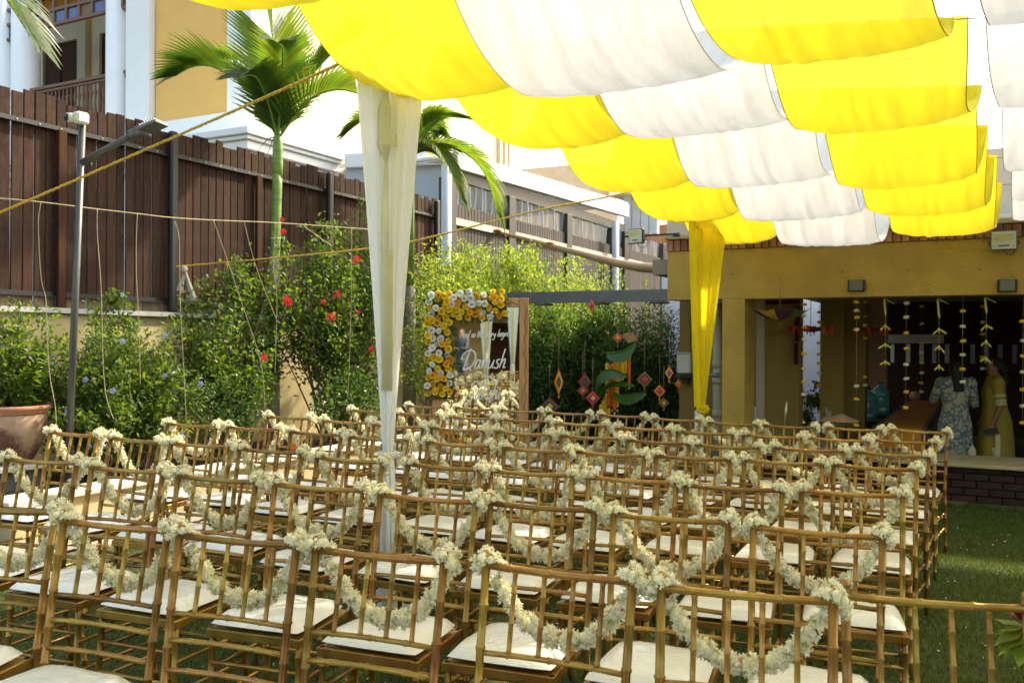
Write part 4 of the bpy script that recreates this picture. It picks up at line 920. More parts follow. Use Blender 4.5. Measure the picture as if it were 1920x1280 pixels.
# palm fronds entering at the upper left corner (tree stands outside the frame)
P3 = P(-250, -60, 6.2); palm3 = thing('palm_tree', 'palm fronds reaching into the top left corner from outside', 'palm tree', (P3.x, P3.y, .24))
q = MB(); q.tube([(P3.x, P3.y, .2), (P3.x, P3.y, P3.z)], .06, 12); q.build('trunk', G['greytrunk'], palm3)
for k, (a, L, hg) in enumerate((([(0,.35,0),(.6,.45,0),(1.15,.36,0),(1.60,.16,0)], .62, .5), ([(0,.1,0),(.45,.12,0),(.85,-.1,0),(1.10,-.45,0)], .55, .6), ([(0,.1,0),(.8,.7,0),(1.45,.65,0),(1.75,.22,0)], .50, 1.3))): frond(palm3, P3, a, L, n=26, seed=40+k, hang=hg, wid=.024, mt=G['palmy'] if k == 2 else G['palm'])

# ================================================================== POT
pc = P(14, 812, 7.4); pz = .448
t = thing('clay_pot', 'large limewashed terracotta pot standing on the pale stone platform', 'pot', (pc.x, pc.y, pz))
q = MB(); q.lathe([(.17, 0), (.20, .03), (.25, .14), (.295, .26), (.312, .34), (.308, .395), (.30, .40)], (pc.x, pc.y, pz), 40); q.build('body', G['potbody'], t)
q = MB(); q.lathe([(.300, .40), (.312, .405), (.318, .42), (.318, .425), (.335, .44), (.34, .455), (.33, .47), (.29, .47), (.28, .44), (.28, .36), (0, .36)], (pc.x, pc.y, pz), 60, fx=lambda p, a: (p[0]*1.0+.0025*math.cos(a)*math.sin(a*60), p[1], p[2]+.003*math.sin(a*60)) if p[2] > pz+.43 else p); q.build('rim', G['terra'], t)
tp2, ep = shrub('potted_plant', 'light green leafy plant growing in the big clay pot', (pc.x, pc.y, pz+.36), (pc.x-.05, pc.y, pz+.75), (.32, .32, .38), 34, 40, .085, .022, G['leafmid'], seed=30, spread=.05, stem=.006, cat='plant')

# ================================================================== GREY POLE with camera and lamp arm
pa = P(128, 838, 7.15); pt = P(153, 212, 7.15); pa.z = .30
cp = thing('camera_pole', 'leaning grey steel pole with white camera and lamp arm', 'pole', tuple(pa))
q = MB(); q.tube([pa, pt], .028, 14); q.build('pole', G['polegrey'], cp)
j = pa.lerp(pt, .86); e = P(246, 254, 7.0)
q = MB(); q.tube([P(150, 306, 7.15), e], .026, 12); q.build('arm', G['polegrey'], cp)
q = MB(); q.tube([P(156, 318, 7.12), P(168, 318, 7.1), P(170, 305, 7.1)], .006, 6); q.build('hook', G['steel'], cp)
dr = (P(298, 232, 6.95)-e).normalized(); Mx = Matrix.Translation(e) @ dr.to_track_quat('X', 'Z').to_matrix().to_4x4()
q = MB(); q.box((-.02, -.045, -.03), (.08, .045, .035), M=Mx, bev=.012); q.box((.06, -.07, -.045), (.12, .07, .03), M=Mx, bev=.01); q.build('lamp_neck', G['polegrey'], cp)
q = MB(); q.box((.10, -.085, -.012), (.27, .085, .012), M=Mx, bev=.004)
for k in range(7): q.box((.115+k*.021, -.07, .012), (.122+k*.021, .07, .034), M=Mx)
q.build('lamp_head', G['greymetal'], cp)
c_ = P(146, 222, 7.1); Mx = Matrix.Translation(c_) @ Matrix.Rotation(YAW-.5, 4, 'Z')
cc = thing('security_camera', 'small white camera with black lens on top of the leaning grey pole', 'camera', tuple(c_))
q = MB(); q.box((-.02, -.05, -.045), (.055, .06, .045), M=Mx, bev=.015); q.build('housing', G['ivory'], cc)
q = MB(); q.tube([Mx @ Vector((-.02, -.02, .0)), Mx @ Vector((-.035, -.08, -.005))], [.038, .036], 16); q.build('barrel', G['ivory'], cc)
q = MB(); q.tube([Mx @ Vector((-.034, -.075, -.005)), Mx @ Vector((-.038, -.092, -.006))], [.032, .026], 16); q.build('lens', G['black'], cc)

# ================================================================== CANOPY
WY = [-.6, .70, 2.0, 3.3, 4.6, 5.95, 7.3, 8.6, 9.95]; WZ = [2.93, 2.93, 2.93, 2.93, 2.93, 2.95, 3.0, 3.02, 3.0]
WZ = [z+.0 for z in WZ]
def wz(z, x): return z+max(0, -x)*.10
def skew(Y): return .04*(Y-3.93)
STR = [('yellow', -2.95, -2.03, [2.80, 2.79, 2.715, 2.70, 2.61, 2.535, 2.46], 'leftmost yellow cloth strip of the canopy above the white-draped pole', .10),
       ('white', -2.03, -1.06, [2.78, 2.745, 2.64, 2.70, 2.59, 2.50, 2.40], 'white cloth strip between the two yellow strips of the canopy', .035),
       ('yellow', -1.02, -.13, [2.78, 2.76, 2.66, 2.62, 2.505, 2.48, 2.45], 'right yellow cloth strip of the canopy', .06),
       ('white', -.01, .93, [2.70, 2.72, 2.72, 2.67, 2.55, 2.53, 2.55], 'white cloth strip at the right edge of the canopy', .03),
       ('yellow', .95, 1.9, [2.7]*7, 'added unseen yellow canopy strip shading the lawn', .03), ('white', 1.92, 2.9, [2.7]*7, 'added unseen white canopy strip shading the lawn', .03)]  # this outer pair is added out of view to shade the lawn
for si, (colr, xa, xb, zbot, lab, rnd) in enumerate(STR):
    t = thing('canopy_drape', lab+', hung in swags on wires', 'canopy', ((xa+xb)/2, 5, 2.9), group='cloth strips of the canopy')
    mt = G['yellowcloth'] if colr == 'yellow' else G['whitecloth']
    for b in range(8):
        y0, y1, z0, z1, zb_ = WY[b]+.004, WY[b+1]-.004, WZ[b], WZ[b+1], ([zbot[0]]+zbot)[b]
        r = np.random.default_rng(si*20+b); cr_ = [(r.uniform(.08, .92), r.uniform(.008, .02), r.uniform(-.010, .016), r.uniform(-.2, .2)) for _ in range(4)]; ph = r.uniform(0, 6, 6); fr_ = r.uniform(5, 13, 3); of = r.uniform(-.02, .02, 2); tilt = r.uniform(-.02, .02)
        xa_, xb_ = xa+of[0], xb+of[1]
        def f(a, c):
            y = y0+(y1-y0)*c; s = (4*c*(1-c))**.80; zl = z0+(z1-z0)*c; dep = (z0+z1)/2-zb_; x = xa_+(xb_-xa_)*a; zl = wz(zl, x); dep = wz(dep, x)
            e_ = abs(2*a-1)
            dep2 = dep-rnd*e_**3+tilt*(a-.5)
            wr = .0022*math.sin(a*fr_[0]*4+ph[0]+c*2)+.0016*math.sin(a*fr_[1]*7+ph[1]-c*3)+.010*math.exp(-((a-.45-.15*math.sin(ph[2]))/.05)**2)*math.sin(a*60+c*4)
            for c0_, cw_, ca_, cs_ in cr_: wr += ca_*math.exp(-((a-c0_-cs_*(c-.5)*.3)/cw_)**2)*(.3+.7*c)
            return (x+skew(y)+.01*math.sin(c*7+ph[3])*(e_**4)+(.02*s*(1 if a < .5 else -1)*e_**5), y+wr*.9, zl-dep2*s+wr*s+(.004*math.sin(a*40+ph[4]) if c in (0., 1.) else 0))
        q = MB(); q.grid(f, 44, 26); sw_ = q.build('swag', mt, t)
        for e0 in (0, 1): q = MB(); q.tube([f(e0, k/24) for k in range(25)], .003, 4); q.build('hem', mt, sw_, local=True)
for i, (y, z) in enumerate(zip(WY, WZ)):
    q = MB(); q.tube([(-3.05+skew(y), y, wz(z, -3.05)), (-1.5, y, wz(z, -1.5)-.01), (0, y, z-.01), (1.2, y, z-.01), (3.5, y, z+.02)], .003, 5)
    o = q.build('canopy_wire', G['wire'], None, label='thin wire carrying the canopy swags, %s from the viewer' % (ORD+['twelfth'])[i], cat='wire', group='canopy wires')
for x, lab in ((-3.02, 'yellow rope along the left edge of the canopy'),):
    q = MB(); q.tube([(x+skew(y), y, wz(z, x)) for y, z in zip(WY, WZ)], .006, 6); q.build('edge_rope', G['rope'], None, label=lab, cat='rope')
# draped poles
def drape(cx, cy, ztop, zknot, zend, wtop, wknot, wbot, mt, name, label, bottom=None, nf=9, seed=0, lower=None, base_z=0, xo=0.0):
    r = np.random.default_rng(seed); t = thing(name, label, 'draped pole', (cx, cy, base_z))
    def section(z, wd, th, a):
        return th
    def f(i, j, za, zb_, wa, wb, ea, eb):
        z = za+(zb_-za)*j; wd = wa+(wb-wa)*(j**ea)
        a = math.pi*(1+i) if za > 2 else 2*math.pi*i; fold = 1+.16*math.sin(nf*a+1.3)*(1-.4*j)+.07*math.sin(2.3*nf*a+j*2+seed)
        x = wd/2*math.cos(a)*(1+.03*math.sin(nf*a)); yv = (.055+.05*(1-j))*math.sin(a)*fold
        p = Vector((cx, cy, z))+RT*(x+(xo*(1-j) if za > 2 else 0))+VW*yv; return tuple(p)
    q = MB(); q.grid(lambda i, j: f(i, j, ztop, zknot, wtop, wknot, .85, 1), 96, 30); q.build('upper_drape', mt, t)
    q = MB(); q.grid(lambda i, j: f(i, j, zknot-.005, zend, wknot*1.0, wbot, .5, 1), 72, 14); q.build('lower_drape', lower or mt, t)
    q = MB(); q.tube([(cx, cy, zg(cx, cy)-.05), (cx, cy, 3.2)], .03, 12); q.build('pole', G['olivewrap'], t)
    return t
def zat(v, d): return H-(v-642)/F*d
wp = drape(-2.80, 3.955, 2.99, zat(855, 4.8), .10, .400, .052, .095, G['sheer'], 'draped_pole', 'canopy pole wrapped in white sheer cloth among the chairs', seed=1)
q = MB(); cx, cy = -2.80, 3.955; cx2 = Vector((cx, cy, 0))-VW*.06+RT*.0
q.lathe([(.02, 2.80), (.058, 2.66), (.060, 2.47), (.03, 2.39), (.028, 2.37)], (cx2.x, cx2.y, 0), 8, smooth=False); q.build('wrapped_truss_head', G['olivewrap'], wp)
q = MB(); q.tube([cx2+UP*2.38, cx2+UP*1.9, cx2+UP*1.2], [.028, .036, .028], 12); q.build('inner_wrap', G['olivewrap'], wp)
q = MB(); zk = zat(855, 4.8); q.lathe([(.042, -.02), (.05, 0), (.042, .02)], (cx, cy, zk), 20, fx=lambda p, a: (cx+(p[0]-cx)*1.0, cy+(p[1]-cy)*1.3, p[2]+.004*math.sin(5*a))); q.build('tie', G['whitecloth'], wp)
pud = P(700, 1135, 4.75); gz = zg(pud.x, pud.y)
q = MB(); q.grid(lambda a, b: (cx-.20+.30*a+.05*b, cy-.10+.22*b-.05*a, zg(cx, cy)+.03+.11*b*(1-.6*a)+.02*math.sin(a*9+b*5)+.015*math.sin(b*11)), 14, 12); q.build('trailing_hem', G['whitecloth'], wp)
yp = drape(-2.55, 9.05, 2.98, zat(762, 9.2), zat(772, 9.2)-.02, .38, .08, .09, G['satin'], 'draped_pole', 'canopy pole wrapped in yellow cloth in front of the hall column', seed=2, nf=7, xo=.11)
q = MB(); q.tube([Vector((-2.55, 9.05, zat(770, 9.2)))-VW*.03+RT*(-.03), Vector((-2.55, 9.05, zat(930, 9.2)))-VW*.03+RT*(-.035)], [.045, .035], 12); q.build('white_lower_wrap', G['whitecloth'], yp)
q = MB(); kc = Vector((-2.55, 9.05, zat(766, 9.2)))-VW*.06
for k in range(9):
    a = 2*math.pi*k/9; q.ell(tuple(kc+RT*.045*math.cos(a)+UP*.03*math.sin(a)-VW*.01), (.026, .022, .024), n=8)
q.build('rosette', G['satin'], yp)
q = MB(); p0 = Vector((-2.55, 9.05, 0)); q.grid(lambda a, b: tuple(p0-VW*.09+RT*(-.16+.07*a+.07*b**1.2)+UP*(2.9-b*(2.9-zat(762, 9.2)))+VW*.02*math.sin(a*7)), 8, 12); q.build('side_tail', G['satin'], yp)
# canopy pole behind the viewer (reflected in the mirror)
bp_ = drape(-.26, -.75, 2.99, 1.0, .1, .405, .082, .115, G['sheer'], 'draped_pole', 'white draped pole behind the viewer, seen in the mirror', seed=5)
# ------------------------------------------------------------------ ropes and twine
def ropeline(pts, r, name, label, mt, n=40, twist=True, group=None):
    pts = [Vector(p) for p in pts]
    def cur(t):
        s = t*(len(pts)-1); i = min(int(s), len(pts)-2); f_ = s-i
        p0 = pts[max(i-1, 0)]; p1 = pts[i]; p2 = pts[i+1]; p3 = pts[min(i+2, len(pts)-1)]
        return .5*((2*p1)+(p2-p0)*f_+(2*p0-5*p1+4*p2-p3)*f_*f_+(3*p1-p0-3*p2+p3)*f_**3)
    L = sum((pts[i+1]-pts[i]).length for i in range(len(pts)-1)); q = MB()
    if twist:
        N_ = int(L/.012)
        for ph in (0, 2.09, 4.19):
            out = []
            for k in range(N_+1):
                c = cur(k/N_); tg = (cur(min(1, k/N_+.01))-cur(max(0, k/N_-.01))).normalized(); a = tg.cross(UP).normalized(); b = a.cross(tg)
                an = k*.75+ph; out.append(c+a*math.cos(an)*r*.5+b*math.sin(an)*r*.5)
            q.tube(out, r*.62, 4)
    else: q.tube([cur(k/n) for k in range(n+1)], r, 4)
    return q.build(name, mt, None, label=label, cat='rope' if twist else 'string', group=group)
ropeline([P(-60, 417, 6.9), P(0, 398, 6.6), P(300, 268, 5.75), P(612, 130, 4.95), P(745, 60, 4.75)], .009, 'yellow_rope', 'thick yellow rope rising from the left edge to the canopy', G['rope'])
ropeline([P(330, 500, 9.5), P(410, 493, 9.4), P(690, 466, 9.2), P(800, 446, 9.15), P(1000, 396, 9.1), P(1180, 360, 9.1), P(1305, 320, 9.2)], .0095, 'yellow_rope', 'thin yellow rope crossing behind the white drape to the yellow-draped pole', G['rope'])
TW = [P(-40, 368, 7.3), P(0, 372, 7.35), P(75, 379, 7.4), P(180, 392, 7.6), P(258, 401, 7.8), P(320, 408, 8.0), P(400, 413, 8.3), P(520, 418, 8.8), P(690, 430, 9.4)]
ropeline(TW, .005, 'twine_line', 'thin twine line strung along the board fence', G['twine'], 80, False)
for k, (pl, lab) in enumerate((([(75, 379), (72, 420), (77, 520), (85, 560), (90, 620), (95, 700), (103, 760), (104, 795)], 'leftmost'), ([(180, 392), (183, 440), (188, 520), (190, 600), (195, 680), (200, 740), (210, 775), (216, 785)], 'right of the grey pole'), ([(258, 401), (254, 450), (256, 520), (260, 620), (263, 720)], 'third from the left'),
      ([(325, 415), (336, 450), (338, 560), (345, 680), (352, 790)], 'beside the cloth knot'), ([(400, 413), (420, 470), (450, 560), (490, 680), (495, 765)], 'slanting over the open hibiscus'), ([(455, 416), (480, 500), (520, 600)], 'slanting left of the palm stem'), ([(516, 418), (514, 500), (520, 560), (515, 700)], 'down the palm stem'), ([(570, 424), (620, 462)], 'short one right of the palm'), ([(660, 430), (656, 560), (655, 700), (650, 760)], 'nearest to the white drape'))):
    dd_ = 7.0+.28*k
    ropeline([P(u+random.uniform(-2, 2), v, dd_) for u, v in pl], .0035, 'hanging_twine', 'knotted twine hanging from the line, %s' % lab, G['twine'], 24, False, group='twines hanging from the line')
q = MB(); kp = P(345, 505, 9.3)
t = thing('cloth_knot', 'off-white cloth strip knotted to the fence post at the rope end', 'cloth', tuple(kp))
q.ell(tuple(kp), (.035, .035, .04), n=10); q.build('knot', G['putty'], t)
for dx, dz, mm in ((-.05, -.22, 'putty'), (.10, -.32, 'putty')):
    q = MB(); q.grid(lambda a, b: tuple(kp+RT*(dx*b+(a-.5)*(.02+.05*b))+UP*dz*b+VW*.015*math.sin(a*8)), 6, 8); q.build('tail', G[mm], t)
# ================================================================== MIRROR SIGN
MD = 9.2; MSGN = 1
def mm(u, v, off=0.0): return P(u, v, MD-off)
fb = mm(900, 0); zbm = zg(fb.x, fb.y)
sg = thing('mirror_sign', 'tall carved wooden framed mirror with white handwritten welcome lettering', 'mirror', (fb.x, fb.y, zbm))
def vbox(u0, v0, u1, v1, d0, d1, name, mt, par, zlo=None, bev=.004):
    q = MB(); a = P((u0+u1)/2, v0, MD); pxm = MD/F; x0 = (u0-960)*pxm; x1 = (u1-960)*pxm
    zt = P((u0+u1)/2, v0, MD).z; zb_ = zlo if zlo is not None else P((u0+u1)/2, v1, MD).z
    Mx = Matrix.Rotation(YAW, 4, 'Z'); q.box((x0, MD-d0, zb_), (x1, MD-d1, zt), M=Mx, bev=bev); return q.build(name, mt, par)
vbox(812, 559, 836, 0, .05, 0, 'frame_side', G['teak'], sg, zbm); vbox(974, 559, 991, 0, .05, 0, 'frame_side', G['teak'], sg, zbm)
ft_ = vbox(836.2, 559, 973.8, 576, .05, 0, 'frame_top', G['teak'], sg); 
q = MB(); zb0 = zbm+.12; Mx = Matrix.Rotation(YAW, 4, 'Z'); q.box(((836.2-960)*MD/F, MD-.05, zbm), ((973.8-960)*MD/F, MD, zb0), M=Mx); q.build('frame_bottom', G['teak'], sg)
q = MB(); pts = []
for k in range(60):
    u = 845+k*2.1; pts.append(mm(u, 568+2.6*math.sin(k*.9), .053))
q.tube(pts, .004, 5); q.build('carved_wave', G['wood'], ft_, local=False)
q = MB(); pts = [mm(985+1.8*math.sin(k*.9), 580+k*4.5, .053) for k in range(60)]; q.tube(pts, .0035, 5); q.build('carved_wave', G['wood'], sg)
mirm, mt_, mb_ = new('mirror_glass'); mb_.inputs['Metallic'].default_value = 1; mb_.inputs['Roughness'].default_value = .015; mb_.inputs['Base Color'].default_value = (.80, .83, .80, 1)
mc = mm(905, 640, .022); MT = Matrix.Rotation(YAW+R_(-1.75)*MSGN, 4, 'Z'); hw_ = 68.6*MD/F; q = MB(); q.box((-hw_, -.003, zb0+.001-mc.z), (hw_, .003, mm(900, 576.3).z-mc.z), M=Matrix.Translation(mc-sg.location) @ MT); go_ = q.build('glass', mirm, sg, local=True); go_.rotation_euler = (0, 0, 0)
q = MB(); q.box(((815-960)*MD/F, MD+.003, zbm+.05), ((988-960)*MD/F, MD+.02, mm(900, 562).z), M=Mx); q.build('backing', G['darkwood'], sg)
LET = {'A': (.75, [[(0,-.05),(.35,1),(.62,-.02)],[(.05,.38),(.55,.42)]]), 'n': (.5, [[(0,.45),(.08,.02)],[(.07,.2),(.25,.48),(.36,.38),(.34,.05),(.48,.05)]]), 'd': (.5, [[(.38,.40),(.15,.45),(.02,.15),(.12,.0),(.3,.1),(.48,1)],[(.40,.45),(.38,.05),(.5,.06)]]),
 's': (.38, [[(.32,.46),(.12,.42),(.14,.28),(.28,.18),(.2,.0),(.0,.04)]]), 'o': (.42, [[(.2,.46),(.03,.3),(.08,.02),(.28,.04),(.36,.3),(.2,.46),(.42,.42)]]), 't': (.35, [[(.2,.85),(.1,.1),(.2,.0),(.32,.1)],[(.0,.52),(.34,.56)]]),
 'h': (.5, [[(.16,1),(.02,.0)],[(.06,.22),(.25,.48),(.34,.36),(.32,.03),(.48,.06)]]), 'e': (.38, [[(.03,.2),(.28,.3),(.22,.47),(.06,.36),(.06,.06),(.2,.0),(.36,.12)]]), 'r': (.36, [[(.04,.46),(.06,.02)],[(.07,.24),(.2,.45),(.34,.42)]]),
 'y': (.48, [[(.03,.46),(.08,.14),(.24,.12),(.38,.44)],[(.40,.46),(.28,-.3),(.06,-.42),(.0,-.28)]]), 'b': (.44, [[(.18,1),(.04,.05)],[(.08,.26),(.28,.44),(.36,.2),(.2,.0),(.04,.06)]]), 'g': (.46, [[(.36,.42),(.14,.44),(.04,.2),(.16,.04),(.34,.3)],[(.38,.45),(.28,-.32),(.08,-.42),(.0,-.28)]]),
 'i': (.22, [[(.06,.45),(.06,.06),(.2,.05)],[(.10,.66),(.12,.68)]]), 'D': (.95, [[(.02,.55),(-.18,.5),(-.12,.78),(.3,.98),(.72,.85),(.86,.45),(.6,.08),(.2,.0),(.05,.08)],[(.36,1.08),(.22,.5),(.12,.0),(.3,-.02),(.5,.08),(.75,-.08)]]),
 'a': (.5, [[(.34,.42),(.12,.45),(.02,.16),(.12,.0),(.3,.16),(.38,.45)],[(.38,.45),(.34,.06),(.5,.06)]]), 'u': (.52, [[(.03,.46),(.06,.06),(.22,.04),(.38,.45)],[(.38,.45),(.36,.05),(.52,.06)]]),
 'S': (.72, [[(.72,.86),(.55,1.02),(.25,.88),(.22,.62),(.5,.42),(.46,.1),(.12,-.02),(-.06,.14),(.05,.26)]]), 'k': (.48, [[(.16,1),(.04,.0)],[(.36,.48),(.08,.24),(.26,.16),(.42,.0)]])}
def write(text, u0, vbase, hpx, wpx, r, par, nm='lettering', shear=.22):
    tot = sum(LET[c][0] if c != ' ' else .3 for c in text); k = wpx/tot; x = 0; q = MB()
    for c in text:
        if c == ' ': x += .3; continue
        w_, st = LET[c]
        for s_ in st:
            pp = [Vector((px_, py_, 0)) for px_, py_ in s_]; out = []
            for t in np.linspace(0, 1, 5*len(pp)):
                s = t*(len(pp)-1); i = min(int(s), len(pp)-2); f_ = s-i; p0 = pp[max(i-1, 0)]; p1 = pp[i]; p2 = pp[i+1]; p3 = pp[min(i+2, len(pp)-1)]
                cc_ = .5*((2*p1)+(p2-p0)*f_+(2*p0-5*p1+4*p2-p3)*f_*f_+(3*p1-p0-3*p2+p3)*f_**3)
                out.append(mm(u0+(x+cc_.x)*k+cc_.y*hpx*shear, vbase-cc_.y*hpx-(x*k)*.03, .042))
            q.tube(out, r, 4)
        x += w_
    return q.build(nm, G['white'], par)
write('And so the story begins', 862, 633, 14, 94, .0042, sg); write('Danush', 866, 692, 36, 82, .0068, sg); write('and', 904, 708, 9, 18, .0035, sg); write('Sakshi', 874, 750, 34, 64, .0068, sg)
# rose arrangement on the frame corner
fa = thing('rose_arrangement', 'yellow, amber and white rose arrangement round the left and top of the mirror', 'flowers', tuple(mm(830, 560, .1)))
RM = {}
for nm, mt in (('Y', 'roseY'), ('O', 'roseO'), ('W', 'roseW')): RM[nm] = [rose(MB(), .038, 0, s).mesh('rose', G[mt]) for s in range(3)]
pl = []; rr = random.Random(11); tries = 0
while tries < 9000 and len(pl) < 150:
    tries += 1
    if rr.random() < .58: u, v = rr.uniform(801, 845), rr.uniform(549, 740)
    else: u, v = rr.uniform(806, 946), rr.uniform(546, 595)
    if v > 735 and u > 850: continue
    if all((u-a)**2+(v-b)**2 > 10.0**2 for a, b in pl): pl.append((u, v))
for u, v in pl:
    c = rr.choices('YOW', (.56, .12, .32))[0]; o = link('rose', RM[c][rr.randrange(3)], fa, local=True); o.location = mm(u, v, .09+rr.uniform(0, .05))-fa.location
    d = (-VW+RT*(rr.uniform(-.7, .7))+UP*rr.uniform(-.3, .8)).normalized(); o.rotation_euler = d.to_track_quat('Z', 'Y').to_euler(); s_ = rr.uniform(.74, .98); o.scale = (s_, s_, s_)
q = MB(); n = 2600; uu = np.where(rng.random(n) < .55, rng.uniform(798, 848, n), rng.uniform(800, 950, n)); vv = np.where(uu > 858, rng.uniform(547, 602, n), rng.uniform(548, 748, n))
PP = np.array([mm(a, b, .05+.04*rng.random()) for a, b in zip(uu, vv)]); DD = rng.normal(size=(n, 3))+np.array(-VW)*.6
leaves(q, PP, DD, rng.uniform(.03, .06, n), rng.uniform(.006, .012, n)); q.build('foliage', G['leafdark'], fa, kind='stuff')
fb_ = thing('floor_marigolds', 'orange and yellow blossoms on the ground in front of the mirror', 'flowers', tuple(P(900, 870, 8.7)))
for u, v, c in ((840, 856, 'O'), (852, 854, 'Y'), (861, 858, 'Y'), (967, 860, 'Y'), (976, 864, 'O'), (840, 866, 'O')):
    o = link('blossom', RM[c][0], fb_, local=True); o.location = P(u, v, 8.5)-fb_.location; o.rotation_euler = Euler_(Vector((.4, -.8, .6)))
q = MB(); q.lathe([(.0, 0), (.03, .0), (.04, .06), (.045, .11), (.0, .11)], tuple(P(551, 849, 7.0)), 14); t = thing('orange_lantern', 'small orange cup lantern low on the kerb left of the drape', 'lantern', tuple(P(551, 849, 7.0))); q.build('cup', G['marO'], t)
# ================================================================== DIAMOND DECORATIONS
Cc = {}
def cmat(n):
    T_ = {'or': (.75, .20, .02), 'mg': (.50, .03, .15), 'gn': (.06, .16, .05), 'ye': (.65, .40, .03), 'pu': (.07, .02, .09), 'rd': (.50, .06, .04), 'ol': (.20, .17, .04), 'br': (.25, .09, .03), 'te': (.03, .13, .10), 'mr': (.20, .04, .04), 'bl': (.10, .12, .40)}
    if n not in Cc: Cc[n] = mat('yarn_'+n, T_[n], .85, .2, 40, .5, 150)
    return Cc[n]
def diamond(u, v, hw, hh, d, cols, label, rz=0):
    c = P(u, v, d); k = d/F; t = thing('diamond_ornament', label, 'ornament', tuple(c), group='yarn diamond ornaments hanging in the hedge')
    n = len(cols); X = RT; 
    for i, cn in enumerate(cols):
        a = 1-i/n; b = 1-(i+1)/n; q = MB(); A = hw*k; B = hh*k
        def ring(s, dz): return [c+X*(A*s*x)+UP*(B*s*y)-VW*dz for x, y in ((1,0),(0,1),(-1,0),(0,-1))]
        o_, in_ = ring(a*.985, .004+.004*i), ring(max(b, .0), .006+.004*i); ob = ring(a*.985, -.004)
        vs = [tuple(p) for p in o_+in_+ob]; fs = []
        for j in range(4): j2 = (j+1) % 4; fs += [(j, j2, 4+j2, 4+j), (8+j, j, j2, 8+j2)]
        if b <= 0: fs = [f for f in fs if True]
        q.add(vs, fs); q.build('yarn_band', cmat(cn), t)
    q = MB(); q.tube([c-X*hw*k*1.05, c+X*hw*k*1.05], .004, 5); q.tube([c-UP*hh*k*1.08, c+UP*hh*k*1.05], .004, 5); q.build('stick', G['wood'], t)
    q = MB(); q.tube([c+UP*hh*k, c+UP*(hh*k+.35)], .0015, 4); q.build('string', G['twine'], t)
    q = MB(); q.tube([c-UP*hh*k, c-UP*(hh*k+.035)], [.006, .009], 6); q.build('tassel', cmat(cols[0]), t)
for a in ((1158, 633, 12, 12, 9.9, ('gn', 'mg', 'or', 'or'), 'bright orange-centred diamond ornament with magenta border beside the woven fan'),
          (1048, 716, 9, 25, 9.6, ('or', 'ye', 'pu', 'gn'), 'narrow upright diamond ornament with green centre nearest the mirror'),
          (1097, 716, 13, 18, 9.9, ('mr', 'br', 'pu', 'te'), 'dark maroon diamond ornament with teal centre behind two others'),
          (1093, 732, 11, 12, 9.7, ('mr', 'br', 'or'), 'small brown diamond ornament with orange centre overlapping a maroon one'),
          (1112, 746, 13, 14, 9.6, ('rd', 'mg', 'pu', 'ye', 'ye'), 'red and purple diamond ornament with yellow centre before the marigold strings'),
          (1031, 762, 19, 18, 9.6, ('mr', 'te', 'pu', 'ye', 'ye'), 'largest diamond ornament, teal and maroon with yellow centre above the chairs'),
          (1209, 711, 15, 15, 9.8, ('ol', 'pu', 'rd', 'rd'), 'olive-bordered diamond ornament with red centre'),
          (1237, 733, 11, 12, 9.8, ('or', 'br', 'mg'), 'orange-bordered diamond ornament with brown and magenta centre'),
          (1245, 755, 10, 10, 9.9, ('ol', 'br', 'ye'), 'lowest dull olive diamond ornament near the hall column'),
          (1255, 699, 8, 12, 9.9, ('ye', 'mg', 'bl'), 'pink and yellow diamond ornament nearest the meter box'),
          (1272, 720, 7, 10, 10.0, ('br', 'or', 'br'), 'dim brown diamond ornament half hidden at the column edge'),
          (1109, 574, 7, 13, 10.3, ('or', 'mg', 'gn'), 'orange and pink diamond ornament hanging right under the grey beam')): diamond(*a)
# marigold strings
def mstring(u, v0, v1, d, c, label, R=.018):
    a = P(u, v0, d); b = P(u, v1, d); t = thing('marigold_string', label, 'garland', tuple(a), group='marigold strings hanging in front of the hedge')
    q = MB(); L = a.z-b.z; n = max(3, int(L/(R*1.15)))
    for k in range(n):
        z = a.z-L*k/n; q.lathe([(0, -R*.7), (R*.8, -R*.5), (R, 0), (R*.8, R*.5), (0, R*.7)], (a.x, a.y, z), 8, fx=lambda p, an: (p[0]+.003*math.sin(an*4+k), p[1], p[2]+.002*math.sin(an*5+k)))
    q.build('blossoms', G[c], t, kind='stuff'); q = MB(); q.tube([a+UP*.05, b-UP*.02], .0015, 4); q.build('thread', G['twine'], t)
    q = MB(); q.lathe([(0, -.03), (.010, -.02), (.006, 0), (0, .0)], (b.x, b.y, b.z-.015), 6); q.build('tip_bud', G['floretW'], t)
for i, (u, v0, v1, c) in enumerate(((1138, 683, 735, 'marY'), (1143, 686, 762, 'marO'), (1148, 684, 765, 'marO'), (1153, 680, 770, 'marO'), (1158, 678, 765, 'marY'), (1163, 675, 708, 'marY'), (1168, 673, 706, 'marY'), (1173, 671, 702, 'marY'), (1180, 664, 722, 'marO'),
        (1127, 760, 835, 'marY'), (1132, 752, 835, 'marY'), (1137, 742, 835, 'marY'), (1142, 768, 835, 'marY'))):
    mstring(u, v0, v1, 10.05+.03*(i % 3), c, '%s marigold string, %s from the left, %s the hedge' % ('yellow' if c == 'marY' else 'orange', ORD[i] if i < 9 else ORD[i-9], 'upper group before' if i < 9 else 'lower group before'))
